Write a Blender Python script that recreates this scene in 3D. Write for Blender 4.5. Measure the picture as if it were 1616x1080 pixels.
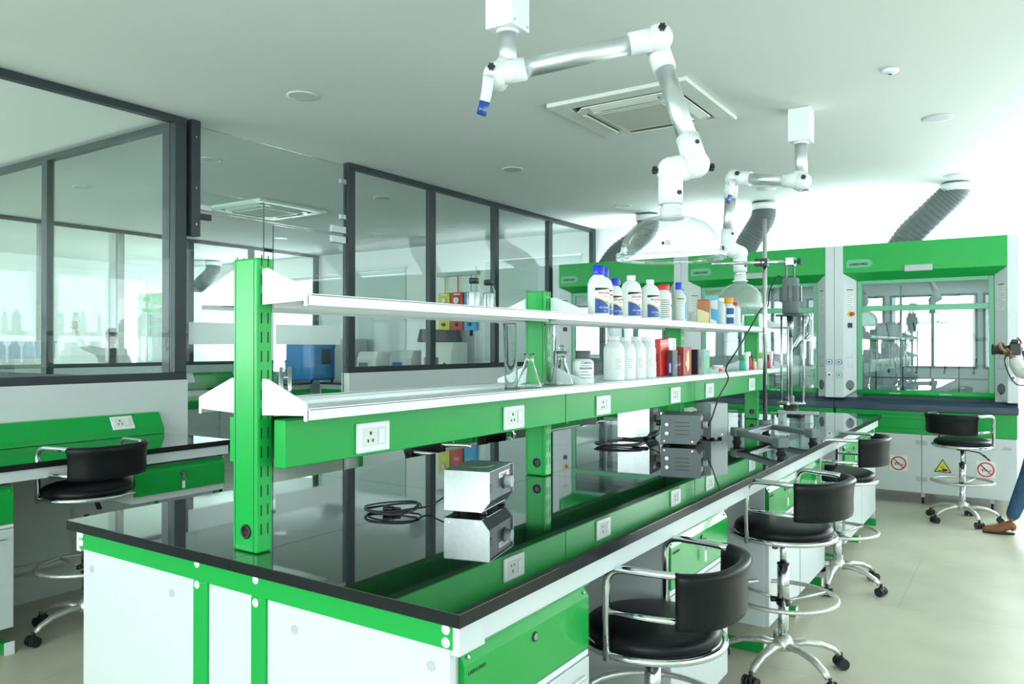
import bpy, bmesh, math, random
from mathutils import Vector, Matrix, Euler
for o in list(bpy.data.objects): bpy.data.objects.remove(o)
random.seed(7)
S = bpy.context.scene
COL = S.collection
R = math.radians
PI = math.pi

# ------------------------------------------------------------------ camera, world, lights, exposure
cam_d = bpy.data.cameras.new('camera'); cam = bpy.data.objects.new('camera', cam_d); COL.objects.link(cam)
cam.location = (0, 0, 1.46)
cam.rotation_euler = (R(90.33), 0, R(33.6))
cam_d.sensor_width = 36; cam_d.lens = 1220.4 / 1616 * 36
cam_d.clip_start = .05; cam_d.clip_end = 100
S.camera = cam
S.view_settings.view_transform = 'Standard'; S.view_settings.look = 'None'
S.view_settings.gamma = 1; S.view_settings.use_curve_mapping = False
S.cycles.transparent_max_bounces = 48
S.view_settings.exposure = .68
w = bpy.data.worlds.new('daylight'); S.world = w; w.use_nodes = True
w.node_tree.nodes['Background'].inputs[0].default_value = (.80, .95, 1, 1)
w.node_tree.nodes['Background'].inputs[1].default_value = 2.0

def area(name, loc, rot, sx, sy, rad, col=(.93, 1, .985)):
    """daylight filling one window opening; rad = radiance of the sky seen through it"""
    d = bpy.data.lights.new(name, 'AREA'); d.shape = 'RECTANGLE'; d.size = sx; d.size_y = sy
    d.energy = rad * PI * sx * sy; d.color = col
    o = bpy.data.objects.new(name, d); COL.objects.link(o); o.location = loc; o.rotation_euler = rot
    return o
# front wall (behind the camera) faces +Y ; right wall faces -X ; back wall faces -Y ; far left wall faces +X
for i in range(4):
    area('window_daylight', (-3.7 + i * 1.9, -4.2, 1.82), (R(98), 0, 0), 1.6, 1.65, 6.2)
for i, lv in enumerate((1.2, 1.5, 1.8, 2.0)):
    area('window_daylight', (3.32, 1.2 + i * 1.95, 1.82), (R(103), 0, R(90)), 1.6, 1.65, lv)
area('window_daylight', (.45, 9.62, 1.82), (R(106), 0, R(180)), 3.6, 1.7, 12)
area('window_daylight', (-3.2, 9.62, 1.70), (R(112), 0, R(180)), 2.5, 1.4, 20)  # added lamp hidden behind the hoods, brightens back wall and ceiling
area('window_daylight', (-11.6, 9.62, 1.82), (R(100), 0, R(180)), 2.4, 1.7, 5)
area('window_daylight', (-14.42, 8.45, 1.82), (R(98), 0, R(-90)), 1.0, 1.7, 8)
for x in (-11.5, -8.3):
    area('window_daylight', (x, -4.2, 1.82), (R(104), 0, 0), 2.6, 1.65, 18)  # added lamps, brighten the rooms behind the glass partition

# ------------------------------------------------------------------ materials
def mat(name, col, rough=.5, metal=0, spec=.5, noise=0, nscale=20, ior=1.5, coat=0, bump=0, bscale=200):
    m = bpy.data.materials.new(name); m.use_nodes = True
    nt = m.node_tree; b = nt.nodes['Principled BSDF']
    b.inputs['Base Color'].default_value = (*col, 1); b.inputs['Roughness'].default_value = rough
    b.inputs['Metallic'].default_value = metal; b.inputs['IOR'].default_value = ior
    b.inputs['Specular IOR Level'].default_value = spec; b.inputs['Coat Weight'].default_value = coat
    tc = nt.nodes.new('ShaderNodeTexCoord'); n = nt.nodes.new('ShaderNodeTexNoise')
    n.inputs['Scale'].default_value = nscale; n.inputs['Detail'].default_value = 4
    nt.links.new(tc.outputs['Object'], n.inputs['Vector'])
    mx = nt.nodes.new('ShaderNodeMix'); mx.data_type = 'RGBA'
    k = noise if noise else .03
    mx.inputs[6].default_value = (*[max(0, c * (1 - k)) for c in col], 1)
    mx.inputs[7].default_value = (*[min(1, c * (1 + k)) for c in col], 1)
    nt.links.new(n.outputs['Fac'], mx.inputs[0]); nt.links.new(mx.outputs[2], b.inputs['Base Color'])
    if bump:
        n2 = nt.nodes.new('ShaderNodeTexNoise'); n2.inputs['Scale'].default_value = bscale
        nt.links.new(tc.outputs['Object'], n2.inputs['Vector'])
        bp = nt.nodes.new('ShaderNodeBump'); bp.inputs['Strength'].default_value = bump; bp.inputs['Distance'].default_value = .002
        nt.links.new(n2.outputs['Fac'], bp.inputs['Height']); nt.links.new(bp.outputs['Normal'], b.inputs['Normal'])
    return m
def glassmat(name, tint, rough=.0, base=.04, diffuse=0, dcol=(.8, .9, .88), power=2.6):
    """thin pane: transparent with a fresnel-weighted mirror"""
    m = bpy.data.materials.new(name); m.use_nodes = True; nt = m.node_tree; nt.nodes.clear()
    out = nt.nodes.new('ShaderNodeOutputMaterial'); t = nt.nodes.new('ShaderNodeBsdfTransparent'); g = nt.nodes.new('ShaderNodeBsdfGlossy')
    t.inputs[0].default_value = (*tint, 1); g.inputs['Roughness'].default_value = rough; g.inputs['Color'].default_value = (1, 1, 1, 1)
    f = nt.nodes.new('ShaderNodeLayerWeight'); f.inputs['Blend'].default_value = .35
    mr = nt.nodes.new('ShaderNodeMapRange'); mr.inputs['To Min'].default_value = base; mr.inputs['To Max'].default_value = .9
    pw = nt.nodes.new('ShaderNodeMath'); pw.operation = 'POWER'; pw.inputs[1].default_value = power
    nt.links.new(f.outputs['Facing'], pw.inputs[0]); nt.links.new(pw.outputs[0], mr.inputs['Value'])
    mx = nt.nodes.new('ShaderNodeMixShader')
    nt.links.new(mr.outputs[0], mx.inputs[0])
    if diffuse:
        d = nt.nodes.new('ShaderNodeBsdfDiffuse'); d.inputs[0].default_value = (*dcol, 1)
        m2 = nt.nodes.new('ShaderNodeMixShader'); m2.inputs[0].default_value = diffuse
        nt.links.new(t.outputs[0], m2.inputs[1]); nt.links.new(d.outputs[0], m2.inputs[2]); nt.links.new(m2.outputs[0], mx.inputs[1])
    else: nt.links.new(t.outputs[0], mx.inputs[1])
    nt.links.new(g.outputs[0], mx.inputs[2]); nt.links.new(mx.outputs[0], out.inputs[0])
    return m

M = {}
M['green'] = mat('green_powder_coat', (.006, .36, .058), .32, spec=.35, noise=.05, nscale=8)
M['green2'] = mat('green_cabinet_steel', (.006, .34, .052), .25, spec=.4, noise=.05, nscale=8, coat=.2)
M['wgreen'] = mat('sash_green', (.13, .44, .25), .35)
M['white'] = mat('white_laminate', (.62, .67, .68), .35)
M['shelf'] = mat('white_shelf_steel', (.80, .85, .85), .3)
M['shelfdark'] = mat('shelf_recess', (.45, .5, .49), .5)
M['wallw'] = mat('white_wall_paint', (.84, .87, .86), .85, bump=.1)
M['lowwall'] = mat('grey_white_low_wall', (.68, .735, .725), .7, bump=.15)
M['ceil'] = mat('ceiling_paint', (.70, .745, .725), .9, noise=.02, nscale=.6)
M['granite'] = mat('black_granite', (.010, .014, .014), .03, noise=.5, nscale=400, ior=2.0, coat=1)
M['gredge'] = mat('granite_edge', (.008, .011, .012), .28, spec=.25, noise=.6, nscale=300)
M['seam'] = mat('granite_seam', (.003, .004, .004), .6)
M['frame'] = mat('dark_grey_frame', (.014, .026, .030), .42, noise=.15, nscale=6)
M['glass'] = glassmat('partition_glass', (.945, .978, .968), base=.03)
M['winglass'] = glassmat('window_glass', (.96, .98, .98), base=.03)
M['film'] = glassmat('frosted_film', (.7, .8, .78), rough=.4, base=.1, diffuse=.75)
M['gedge'] = mat('glass_edge', (.005, .07, .065), .15)
M['clear'] = glassmat('clear_labware_glass', (.97, .99, .985), base=.04, power=2.7)
M['acryl'] = glassmat('clear_acrylic', (.93, .96, .95), base=.07, rough=.03)
M['frost'] = glassmat('hazy_acrylic', (.80, .88, .84), base=.10, rough=.2, diffuse=.14, dcol=(.75, .82, .76))
M['sashglass'] = glassmat('sash_glass', (.90, .96, .96), base=.10)
M['chrome'] = mat('chrome', (.72, .76, .77), .12, metal=1)
M['steel'] = mat('brushed_steel', (.42, .45, .45), .36, metal=1, noise=.15, nscale=60)
M['alu'] = mat('satin_aluminium', (.78, .82, .83), .40, metal=1)
M['wrapsteel'] = mat('film_wrapped_steel', (.62, .62, .58), .38, metal=.7, noise=.25, nscale=50, bump=.6, bscale=90)
M['leather'] = mat('black_leather', (.006, .007, .008), .36, spec=.22, noise=.2, bump=.25, bscale=150)
M['black'] = mat('black_plastic', (.012, .013, .014), .4)
M['rubber'] = mat('black_rubber', (.008, .008, .009), .7)
M['grey'] = mat('grey_enamel', (.14, .17, .18), .4, noise=.1)
M['dgrey'] = mat('dark_grey_enamel', (.07, .085, .095), .45)
M['lgrey'] = mat('light_grey_plastic', (.45, .49, .49), .45)
M['wplas'] = mat('white_plastic', (.82, .86, .86), .3)
M['offw'] = mat('offwhite_plastic', (.70, .74, .69), .4)
M['gridw'] = mat('grille_mesh', (.50, .52, .46), .7, noise=.1, nscale=150)
M['slot'] = mat('dark_slot', (.003, .02, .006), .8)
M['duct'] = mat('grey_duct_fabric', (.11, .13, .13), .6, noise=.2, nscale=10)
M['slab'] = mat('blue_black_hood_worktop', (.022, .045, .085), .35)
M['blue'] = mat('blue_cap', (.01, .03, .62), .3)
M['lblue'] = mat('light_blue', (.05, .40, .75), .35)
M['oven'] = mat('blue_oven_enamel', (.06, .30, .72), .4)
M['red'] = mat('red_plastic', (.65, .03, .035), .35)
M['dred'] = mat('dark_red_print', (.33, .02, .025), .4)
M['yellow'] = mat('yellow_plastic', (.75, .65, .03), .4)
M['orange'] = mat('orange_plastic', (.85, .38, .02), .4)
M['brown'] = mat('copper_brown', (.42, .14, .05), .4)
M['cream'] = mat('cream_print', (.75, .62, .32), .45)
M['navy'] = mat('navy_print', (.01, .07, .32), .4)
M['lime'] = mat('lime_print', (.20, .50, .04), .4)
M['teal'] = mat('teal_print', (.04, .40, .30), .4)
M['magenta'] = mat('magenta_print', (.35, .02, .18), .4)
M['purple'] = mat('purple_print', (.06, .02, .18), .4)
M['ink'] = mat('black_ink', (.01, .01, .012), .6)
M['gink'] = mat('grey_ink', (.25, .28, .28), .6)
M['fink'] = mat('faint_ink', (.50, .55, .58), .6)
M['gold'] = mat('gold_line', (.65, .42, .06), .4)
M['paper'] = mat('white_paper', (.80, .83, .82), .6)
M['hdpe'] = mat('white_bottle_plastic', (.78, .82, .80), .38)
M['hdpeg'] = mat('greyish_bottle_plastic', (.60, .67, .66), .35)
M['pinkb'] = mat('translucent_pinkish_plastic', (.55, .45, .42), .3)
M['shirt'] = mat('pale_grey_shirt', (.55, .58, .55), .85, bump=.4, bscale=60)
M['denim'] = mat('blue_denim', (.030, .075, .15), .9, noise=.5, nscale=9, bump=.3)
M['skin'] = mat('skin', (.30, .15, .09), .5)
M['hair'] = mat('black_hair', (.01, .009, .008), .6)
M['shoe'] = mat('brown_suede', (.20, .075, .025), .7)
M['darkcloth'] = mat('dark_cloth', (.03, .035, .04), .9)
M['concrete'] = mat('outside_facade', (.5, .55, .55), .9)

M['labglass'] = mat('borosilicate_glass', (.93, .97, .96), .0, ior=1.47)
M['labglass'].node_tree.nodes['Principled BSDF'].inputs['Transmission Weight'].default_value = 1
def floor_mat():
    m = bpy.data.materials.new('beige_vinyl_floor'); m.use_nodes = True; nt = m.node_tree; b = nt.nodes['Principled BSDF']
    tc = nt.nodes.new('ShaderNodeTexCoord'); br = nt.nodes.new('ShaderNodeTexBrick')
    br.inputs['Color1'].default_value = (.56, .54, .43, 1); br.inputs['Color2'].default_value = (.54, .525, .42, 1)
    br.inputs['Mortar'].default_value = (.40, .405, .33, 1); br.inputs['Scale'].default_value = 1
    br.inputs['Mortar Size'].default_value = .0025; br.inputs['Brick Width'].default_value = 1.2; br.inputs['Row Height'].default_value = 1.2
    n = nt.nodes.new('ShaderNodeTexNoise'); n.inputs['Scale'].default_value = 3; n.inputs['Detail'].default_value = 8
    nt.links.new(tc.outputs['Object'], br.inputs['Vector']); nt.links.new(tc.outputs['Object'], n.inputs['Vector'])
    mx = nt.nodes.new('ShaderNodeMix'); mx.data_type = 'RGBA'; mx.blend_type = 'MULTIPLY'; mx.inputs[0].default_value = 1
    cr = nt.nodes.new('ShaderNodeValToRGB'); cr.color_ramp.elements[0].position = .3; cr.color_ramp.elements[0].color = (.86, .86, .84, 1)
    cr.color_ramp.elements[1].position = .65
    nt.links.new(n.outputs['Fac'], cr.inputs[0]); nt.links.new(br.outputs['Color'], mx.inputs[6]); nt.links.new(cr.outputs[0], mx.inputs[7])
    nt.links.new(mx.outputs[2], b.inputs['Base Color']); b.inputs['Roughness'].default_value = .38
    return m
M['floor'] = floor_mat()

# ------------------------------------------------------------------ mesh helpers
SPLIT = {'screw', 'screw_cap', 'bolt_cap', 'foot', 'foot_rail', 'foot_cap', 'end_frame', 'hinge', 'guide_rod', 'hanger', 'patch_fitting', 'shoe_sole', 'skirting_rail', 'caster', 'side_connector', 'clamp', 'set_screw', 'finger_grip', 'valve', 'drawer_outline', 'rib', 'eyes', 'handle', 'air_slot'}
class MB:
    def __init__(s): s.bm = bmesh.new(); s.mats = []; s.i = 0
    def m(s, key):
        mm = M[key]
        if mm not in s.mats: s.mats.append(mm)
        s.i = s.mats.index(mm); return s
    def _f(s, vs, sm=False):
        try: f = s.bm.faces.new(vs); f.material_index = s.i; f.smooth = sm; return f
        except ValueError: return None
    def box(s, x0, x1, y0, y1, z0, z1, mx=None):
        c = [(x, y, z) for z in (z0, z1) for y in (y0, y1) for x in (x0, x1)]
        v = [s.bm.verts.new(mx @ Vector(p) if mx else p) for p in c]
        for q in ((0, 2, 3, 1), (4, 5, 7, 6), (0, 1, 5, 4), (2, 6, 7, 3), (0, 4, 6, 2), (1, 3, 7, 5)): s._f([v[i] for i in q])
        return s
    def prism(s, pts, a, b, axis='y', mx=None):
        """pts 2-D outline extruded along axis from a to b. axis y: pts=(x,z); x: (y,z); z: (x,y)"""
        def P(p, t):
            q = {'y': (p[0], t, p[1]), 'x': (t, p[0], p[1]), 'z': (p[0], p[1], t)}[axis]
            return mx @ Vector(q) if mx else q
        A = [s.bm.verts.new(P(p, a)) for p in pts]; B = [s.bm.verts.new(P(p, b)) for p in pts]; n = len(pts)
        s._f(A); s._f(B[::-1])
        for i in range(n): s._f([A[i], B[i], B[(i + 1) % n], A[(i + 1) % n]])
        return s
    def tube(s, pts, r, seg=12, closed=False, cap=True, flat=None):
        pts = [Vector(p) for p in pts]; n = len(pts); rs = r if isinstance(r, (list, tuple)) else [r] * n
        rings = []; up = None
        for i, p in enumerate(pts):
            if closed: t = (pts[(i + 1) % n] - pts[i - 1]).normalized()
            else: t = (pts[min(i + 1, n - 1)] - pts[max(i - 1, 0)]).normalized()
            if up is None:
                up = Vector((0, 0, 1)) if abs(t.z) < .9 else Vector((1, 0, 0))
            u = (up - t * up.dot(t)).normalized(); up = u; w_ = t.cross(u)
            ring = []
            for k in range(seg):
                a = 2 * PI * k / seg; fu = math.cos(a) * rs[i]; fw = math.sin(a) * rs[i]
                if flat: fu *= flat[0]; fw *= flat[1]
                ring.append(s.bm.verts.new(p + u * fu + w_ * fw))
            rings.append(ring)
        m_ = n if closed else n - 1
        for i in range(m_):
            a, b = rings[i], rings[(i + 1) % n]
            for k in range(seg): s._f([a[k], a[(k + 1) % seg], b[(k + 1) % seg], b[k]], True)
        if cap and not closed: s._f(rings[0][::-1]); s._f(rings[-1])
        return s
    def cyl(s, p0, p1, r, seg=20, r1=None): return s.tube([p0, p1], [r, r if r1 is None else r1], seg)
    def lathe(s, prof, c=(0, 0, 0), seg=24, mx=None, sx=1, sy=1, capb=True, capt=True):
        rings = []
        for (r, z) in prof:
            ring = []
            for k in range(seg):
                a = 2 * PI * k / seg; p = Vector((c[0] + r * sx * math.cos(a), c[1] + r * sy * math.sin(a), c[2] + z))
                ring.append(s.bm.verts.new(mx @ p if mx else p))
            rings.append(ring)
        for a, b in zip(rings, rings[1:]):
            for k in range(seg): s._f([a[k], a[(k + 1) % seg], b[(k + 1) % seg], b[k]], True)
        if capb: s._f(rings[0][::-1])
        if capt: s._f(rings[-1])
        return s
    def sphere(s, c, r, seg=16, sz=1):
        n = seg // 2
        return s.lathe([(max(r * math.sin(PI * i / n), .0004), -r * sz * math.cos(PI * i / n)) for i in range(n + 1)], c, seg)
    def sheet(s, rows, sm=True):
        """grid of points (rows of equal length)"""
        g = [[s.bm.verts.new(p) for p in r] for r in rows]
        for a, b in zip(g, g[1:]):
            for k in range(len(a) - 1): s._f([a[k], a[k + 1], b[k + 1], b[k]], sm)
        return s
    def build(s, name, parent=None, off=None, bevel=0, solid=0, sub=0, seg=2, recalc=True):
        if name in SPLIT:
            groups = s.islands()
            if len(groups) > 1:
                out = None
                for g_ in groups[1:]:
                    t_ = MB(); t_.mats = list(s.mats); t_.bm = s.bm.copy(); keep = set(g_)
                    t_.bm.verts.ensure_lookup_table()
                    bmesh.ops.delete(t_.bm, geom=[v for i, v in enumerate(t_.bm.verts) if i not in keep], context='VERTS')
                    t_._build(name, parent, off, bevel, solid, sub, seg, recalc)
                keep = set(groups[0]); s.bm.verts.ensure_lookup_table()
                bmesh.ops.delete(s.bm, geom=[v for i, v in enumerate(s.bm.verts) if i not in keep], context='VERTS')
        return s._build(name, parent, off, bevel, solid, sub, seg, recalc)
    def islands(s):
        """vertex index groups of separate pieces (pieces whose boxes touch stay together)"""
        bm = s.bm; bm.verts.index_update(); bm.verts.ensure_lookup_table(); seen = set(); comps = []
        for v in bm.verts:
            if v.index in seen: continue
            st = [v]; seen.add(v.index); comp = []
            while st:
                a = st.pop(); comp.append(a.index)
                for e_ in a.link_edges:
                    b = e_.other_vert(a)
                    if b.index not in seen: seen.add(b.index); st.append(b)
            comps.append(comp)
        def bb(c): return [f(bm.verts[i].co[k] for i in c) for k in range(3) for f in (min, max)]
        boxes = [(c, bb(c)) for c in comps]; merged = True
        while merged:
            merged = False; out = []
            for c, b in boxes:
                for q in out:
                    if all(b[2 * k] <= q[1][2 * k + 1] + .0012 and q[1][2 * k] <= b[2 * k + 1] + .0012 for k in range(3)):
                        q[0] = q[0] + c; q[1] = [min(b[i], q[1][i]) if i % 2 == 0 else max(b[i], q[1][i]) for i in range(6)]; merged = True; break
                else: out.append([c, b])
            boxes = out
        return [b[0] for b in boxes]
    def _build(s, name, parent, off, bevel, solid, sub, seg, recalc):
        if off is not None:
            o = Vector(off)
            for v in s.bm.verts: v.co -= o
        if recalc: bmesh.ops.recalc_face_normals(s.bm, faces=s.bm.faces)
        me = bpy.data.meshes.new(name); s.bm.to_mesh(me); s.bm.free()
        for mm in s.mats: me.materials.append(mm)
        ob = bpy.data.objects.new(name, me); COL.objects.link(ob)
        if parent: ob.parent = parent
        if solid: md = ob.modifiers.new('thickness', 'SOLIDIFY'); md.thickness = solid; md.offset = 0
        if bevel: md = ob.modifiers.new('bevel', 'BEVEL'); md.width = bevel; md.segments = seg; md.limit_method = 'ANGLE'; md.angle_limit = R(40); md.harden_normals = False
        if sub: md = ob.modifiers.new('sub', 'SUBSURF'); md.levels = sub; md.render_levels = sub
        return ob
def B(key): return MB().m(key)
def tag(o, label=None, cat=None, group=None, kind=None):
    if label: o['label'] = label
    if cat: o['category'] = cat
    if group: o['group'] = group
    if kind: o['kind'] = kind
    return o
def thing(name, label, cat, loc=(0, 0, 0), rz=0, group=None):
    e = bpy.data.objects.new(name, None); COL.objects.link(e); e.location = loc; e.rotation_euler = (0, 0, rz); e.empty_display_size = .1
    return tag(e, label, cat, group)
def dup(root, loc=None, rz=None, label=None, group=None):
    def cp(o, par):
        c = o.copy(); COL.objects.link(c)
        if par: c.parent = par
        for ch in list(o.children): cp(ch, c)
        return c
    r = cp(root, None)
    if loc is not None: r.location = loc
    if rz is not None: r.rotation_euler = (0, 0, rz)
    if label: r['label'] = label
    if group: r['group'] = group
    return r
def struct(o): o['kind'] = 'structure'; return o
def text(name, s, size, mx, key, parent=None, ext=.0006, align='LEFT', bold=0):
    cu = bpy.data.curves.new('t', 'FONT'); cu.body = s; cu.size = size; cu.extrude = ext; cu.align_x = align; cu.offset = bold
    cu.resolution_u = 3
    t = bpy.data.objects.new('t', cu); COL.objects.link(t)
    me = bpy.data.meshes.new_from_object(t); bpy.data.objects.remove(t)
    me.transform(mx); me.materials.clear(); me.materials.append(M[key]); me.name = name
    ob = bpy.data.objects.new(name, me); COL.objects.link(ob)
    if parent: ob.parent = parent
    return ob
def face_mx(origin, right, up):
    """text matrix: x along right, y along up"""
    r = Vector(right).normalized(); u = Vector(up).normalized(); n = r.cross(u)
    m = Matrix((r, u, n)).transposed().to_4x4(); m.translation = Vector(origin); return m
def arcpts(c, r, a0, a1, n, plane='xy'):
    out = []
    for i in range(n + 1):
        a = a0 + (a1 - a0) * i / n; p = (r * math.cos(a), r * math.sin(a))
        out.append(Vector(c) + (Vector((p[0], p[1], 0)) if plane == 'xy' else Vector((p[0], 0, p[1])) if plane == 'xz' else Vector((0, p[0], p[1]))))
    return out
def fillet(pts, r, n=5):
    """polyline with rounded corners"""
    pts = [Vector(p) for p in pts]; out = [pts[0]]
    for a, b, c in zip(pts, pts[1:], pts[2:]):
        d0 = (a - b); d1 = (c - b); k = min(r, d0.length * .49, d1.length * .49)
        p0 = b + d0.normalized() * k; p1 = b + d1.normalized() * k
        for i in range(n + 1):
            t = i / n; out.append(p0 * (1 - t) ** 2 + b * 2 * t * (1 - t) + p1 * t * t)
    out.append(pts[-1]); return out

# ------------------------------------------------------------------ room shell
XR, YF, YB, XL, H = 3.2, -4.0, 9.25, -14.1, 3.02
PX = -4.79
struct(B('floor').box(XL - .2, XR + .2, YF - .2, YB + .2, -.1, 0).build('floor'))
struct(B('ceil').box(XL - .2, XR + .2, YF - .2, YB + .2, H, H + .12).build('ceiling'))
def wall_holes(name, axis, pos, thick, a0, a1, holes, key='wallw'):
    """vertical wall with rectangular window openings [(s0,s1,z0,z1)]"""
    mb = B(key); hs = sorted(holes); cur = a0
    def bx(s0, s1, z0, z1):
        if s1 - s0 < 1e-4 or z1 - z0 < 1e-4: return
        if axis == 'x': mb.box(pos, pos + thick, s0, s1, z0, z1)
        else: mb.box(s0, s1, pos, pos + thick, z0, z1)
    for (s0, s1, z0, z1) in hs:
        bx(cur, s0, 0, H); bx(s0, s1, 0, z0); bx(s0, s1, z1, H); cur = s1
    bx(cur, a1, 0, H)
    return struct(mb.build(name))
ZW0, ZW1 = .95, 2.67
hf = [(-4.6 + i * 1.9, -4.6 + i * 1.9 + 1.8, ZW0, ZW1) for i in range(4)] + [(-12.9, -10.1, ZW0, ZW1), (-9.7, -6.9, ZW0, ZW1)]  # last two openings are added, unseen, to light the left room
hr = [(.35 + i * 1.95, .35 + i * 1.95 + 1.7, ZW0, ZW1) for i in range(4)]
wall_holes('wall_front', 'y', YF - .2, .2, XL, XR, hf)
wall_holes('wall_right', 'x', XR, .2, YF, YB, hr)
hb = [(-12.9, -10.3, ZW0, ZW1), (-4.5, -1.9, ZW0, 2.42), (-1.41, 2.3, ZW0, ZW1)]  # middle opening is added behind the hoods to let extra light in
wall_holes('wall_back', 'y', YB, .2, XL, XR, hb)
hl = [(7.95, 8.95, ZW0, 2.42)]
wall_holes('wall_left', 'x', XL - .2, .2, YF, YB, hl)
wn = [0]
def window(axis, pos, s0, s1, z0, z1, nm, fr='white', t=.05):
    """window frame with mullions and a thin pane, standing in the opening"""
    wn[0] += 1; mb = B(fr)
    def bx(m_, a, b, c, d, dep):
        if axis == 'x': m_.box(pos - dep, pos + dep, a, b, c, d)
        else: m_.box(a, b, pos - dep, pos + dep, c, d)
    bx(mb, s0, s1, z0, z0 + t, .03); bx(mb, s0, s1, z1 - t, z1, .03); bx(mb, s0, s0 + t, z0 + t, z1 - t, .03); bx(mb, s1 - t, s1, z0 + t, z1 - t, .03)
    for i in range(1, nm + 1):
        c = s0 + (s1 - s0) * i / (nm + 1); bx(mb, c - .03, c + .03, z0 + t, z1 - t, .028)
    o = struct(mb.build('window_%d' % wn[0], bevel=.004))
    g = B('winglass'); bx(g, s0 + t, s1 - t, z0 + t, z1 - t, .003); g.build('pane', o)
    return o
for h in hf: window('y', YF - .06, *h, 1, fr='frame')  # includes the two added windows of the left room
for h in hr: window('x', XR + .06, *h, 1)
window('y', YB + .06, *hb[0], 1); window('y', YB + .06, *hb[1], 1); window('y', YB + .06, *hb[2], 2)  # the middle one is the added window hidden by the hoods
window('x', XL - .06, *hl[0], 0)
# roller-blind rail above the back window and rails along the back wall
struct(B('alu').box(-1.46, 2.3, YB - .05, YB - .004, 2.675, 2.70).build('trim_1', bevel=.004))

# ---- glazed partition along X = PX (two runs with the door between) and its branches
def glazed(axis, pos, s0, s1, posts, low, zt, name, fw=.085, key='frame', zlow=1.235):
    """dark framed glazed screen on a low wall; posts = mullion centre positions"""
    def bx(m_, a, b, c, d, dep=.03):
        if axis == 'x': m_.box(pos - dep, pos + dep, a, b, c, d)
        else: m_.box(a, b, pos - dep, pos + dep, c, d)
    wn[0] += 1; o = B(key); bx(o, s0, s1, zlow, zlow + .05); bx(o, s0, s1, zt - .045, zt)
    for p in posts: bx(o, p - fw / 2 if p > s0 + .01 else s0, p + fw / 2 if p < s1 - .01 else s1, zlow + .05, zt - .045)
    o = struct(o.build('window_%d' % wn[0], bevel=.003))
    ps = sorted(posts)
    for a, b in zip(ps, ps[1:]):
        g = B('glass'); a2 = a + fw / 2 if a > s0 + .01 else s0 + fw / 2; bx(g, a + (fw / 2), b - (fw / 2), zlow + .05, zt - .045, .004); g.build('pane', o)
    if low:
        lw = B('lowwall'); bx(lw, s0, s1, 0, zlow, .045); struct(lw.build('wall_%s' % name))
    return o
glazed('x', PX, YF + .01, 3.16, [YF + .05, -1.6, .8, 3.115], 1, H - .004, 'partition_near')
glazed('x', PX, 4.665, 9.18, [4.708, 5.79, 6.868, 8.01, 9.14], 1, H - .004, 'partition_far')
glazed('y', 3.11, -9.9, PX - .05, [-9.85, -8.2, -6.548, -4.88], 1, H - .03, 'partition_cross', zlow=1.19)
glazed('x', -10.1, 3.9, 9.2, [3.95, 4.72, 5.72, 6.76, 7.82, 9.15], 1, H - .004, 'partition_outer', zlow=1.19)
glazed('x', -10.1, YF + .01, 3.0, [YF + .05, -1.6, .6, 2.95], 1, H - .004, 'partition_outer_near', zlow=1.19)
# door between the two partition runs
d = struct(B('frame').box(PX - .035, PX + .045, 3.185, 3.255, 2.22, H - .003).build('door_1', bevel=.003))
sc = B('chrome')
for z in (2.3, 2.55, 2.9): sc.cyl((PX + .045, 3.22, z), (PX + .05, 3.22, z), .006, 8)
sc.build('screw', d)
def pane(name, y0, y1, z0, z1, x, par, t=.006):
    mb = B('glass'); mb.box(x - t, x + t, y0, y1, z0, z1); mb.m('gedge')
    for f in mb.bm.faces:
        n = (f.verts[1].co - f.verts[0].co).cross(f.verts[2].co - f.verts[0].co)
        if abs(n.x) < max(abs(n.y), abs(n.z)): f.material_index = 1
    return mb.build(name, par)
pane('transom_pane', 3.26, 4.655, 2.405, H - .03, PX, d)
pane('side_pane', 3.215, 3.87, .01, 2.56, PX - .06, d)
lf = pane('door_leaf', 3.91, 4.64, .01, 2.39, PX, d)
fl = B('film').box(PX + .008, PX + .010, 3.93, 4.60, 1.475, 1.63).build('frosted_band', lf)
B('film').box(PX - .052, PX - .050, 3.23, 3.86, 1.475, 1.63).build('frosted_band', d)
pf = B('steel')
for (y0, y1, z0, z1) in ((4.50, 4.67, 2.41, 2.47), (4.50, 4.66, 2.325, 2.385), (4.60, 4.70, 2.53, 2.57), (4.60, 4.70, 2.83, 2.87), (3.245, 3.36, 2.41, 2.45), (4.50, 4.66, .02, .09)):
    pf.box(PX - .016, PX + .016, y0, y1, z0, z1)
pf.build('patch_fitting', d, bevel=.003)
B('black').box(PX - .02, PX + .02, 3.25, 3.36, 2.345, 2.385).build('patch_fitting', d, bevel=.003)
hd = MB().m('chrome')
for sx in (.05, -.05):
    hd.cyl((PX + sx, 4.03, .95), (PX + sx, 4.03, 1.30), .016, 14)
for z in (1.0, 1.22): hd.cyl((PX - .05, 4.03, z), (PX + .05, 4.03, z), .009, 10)
hd.build('door_handle', d)

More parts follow.
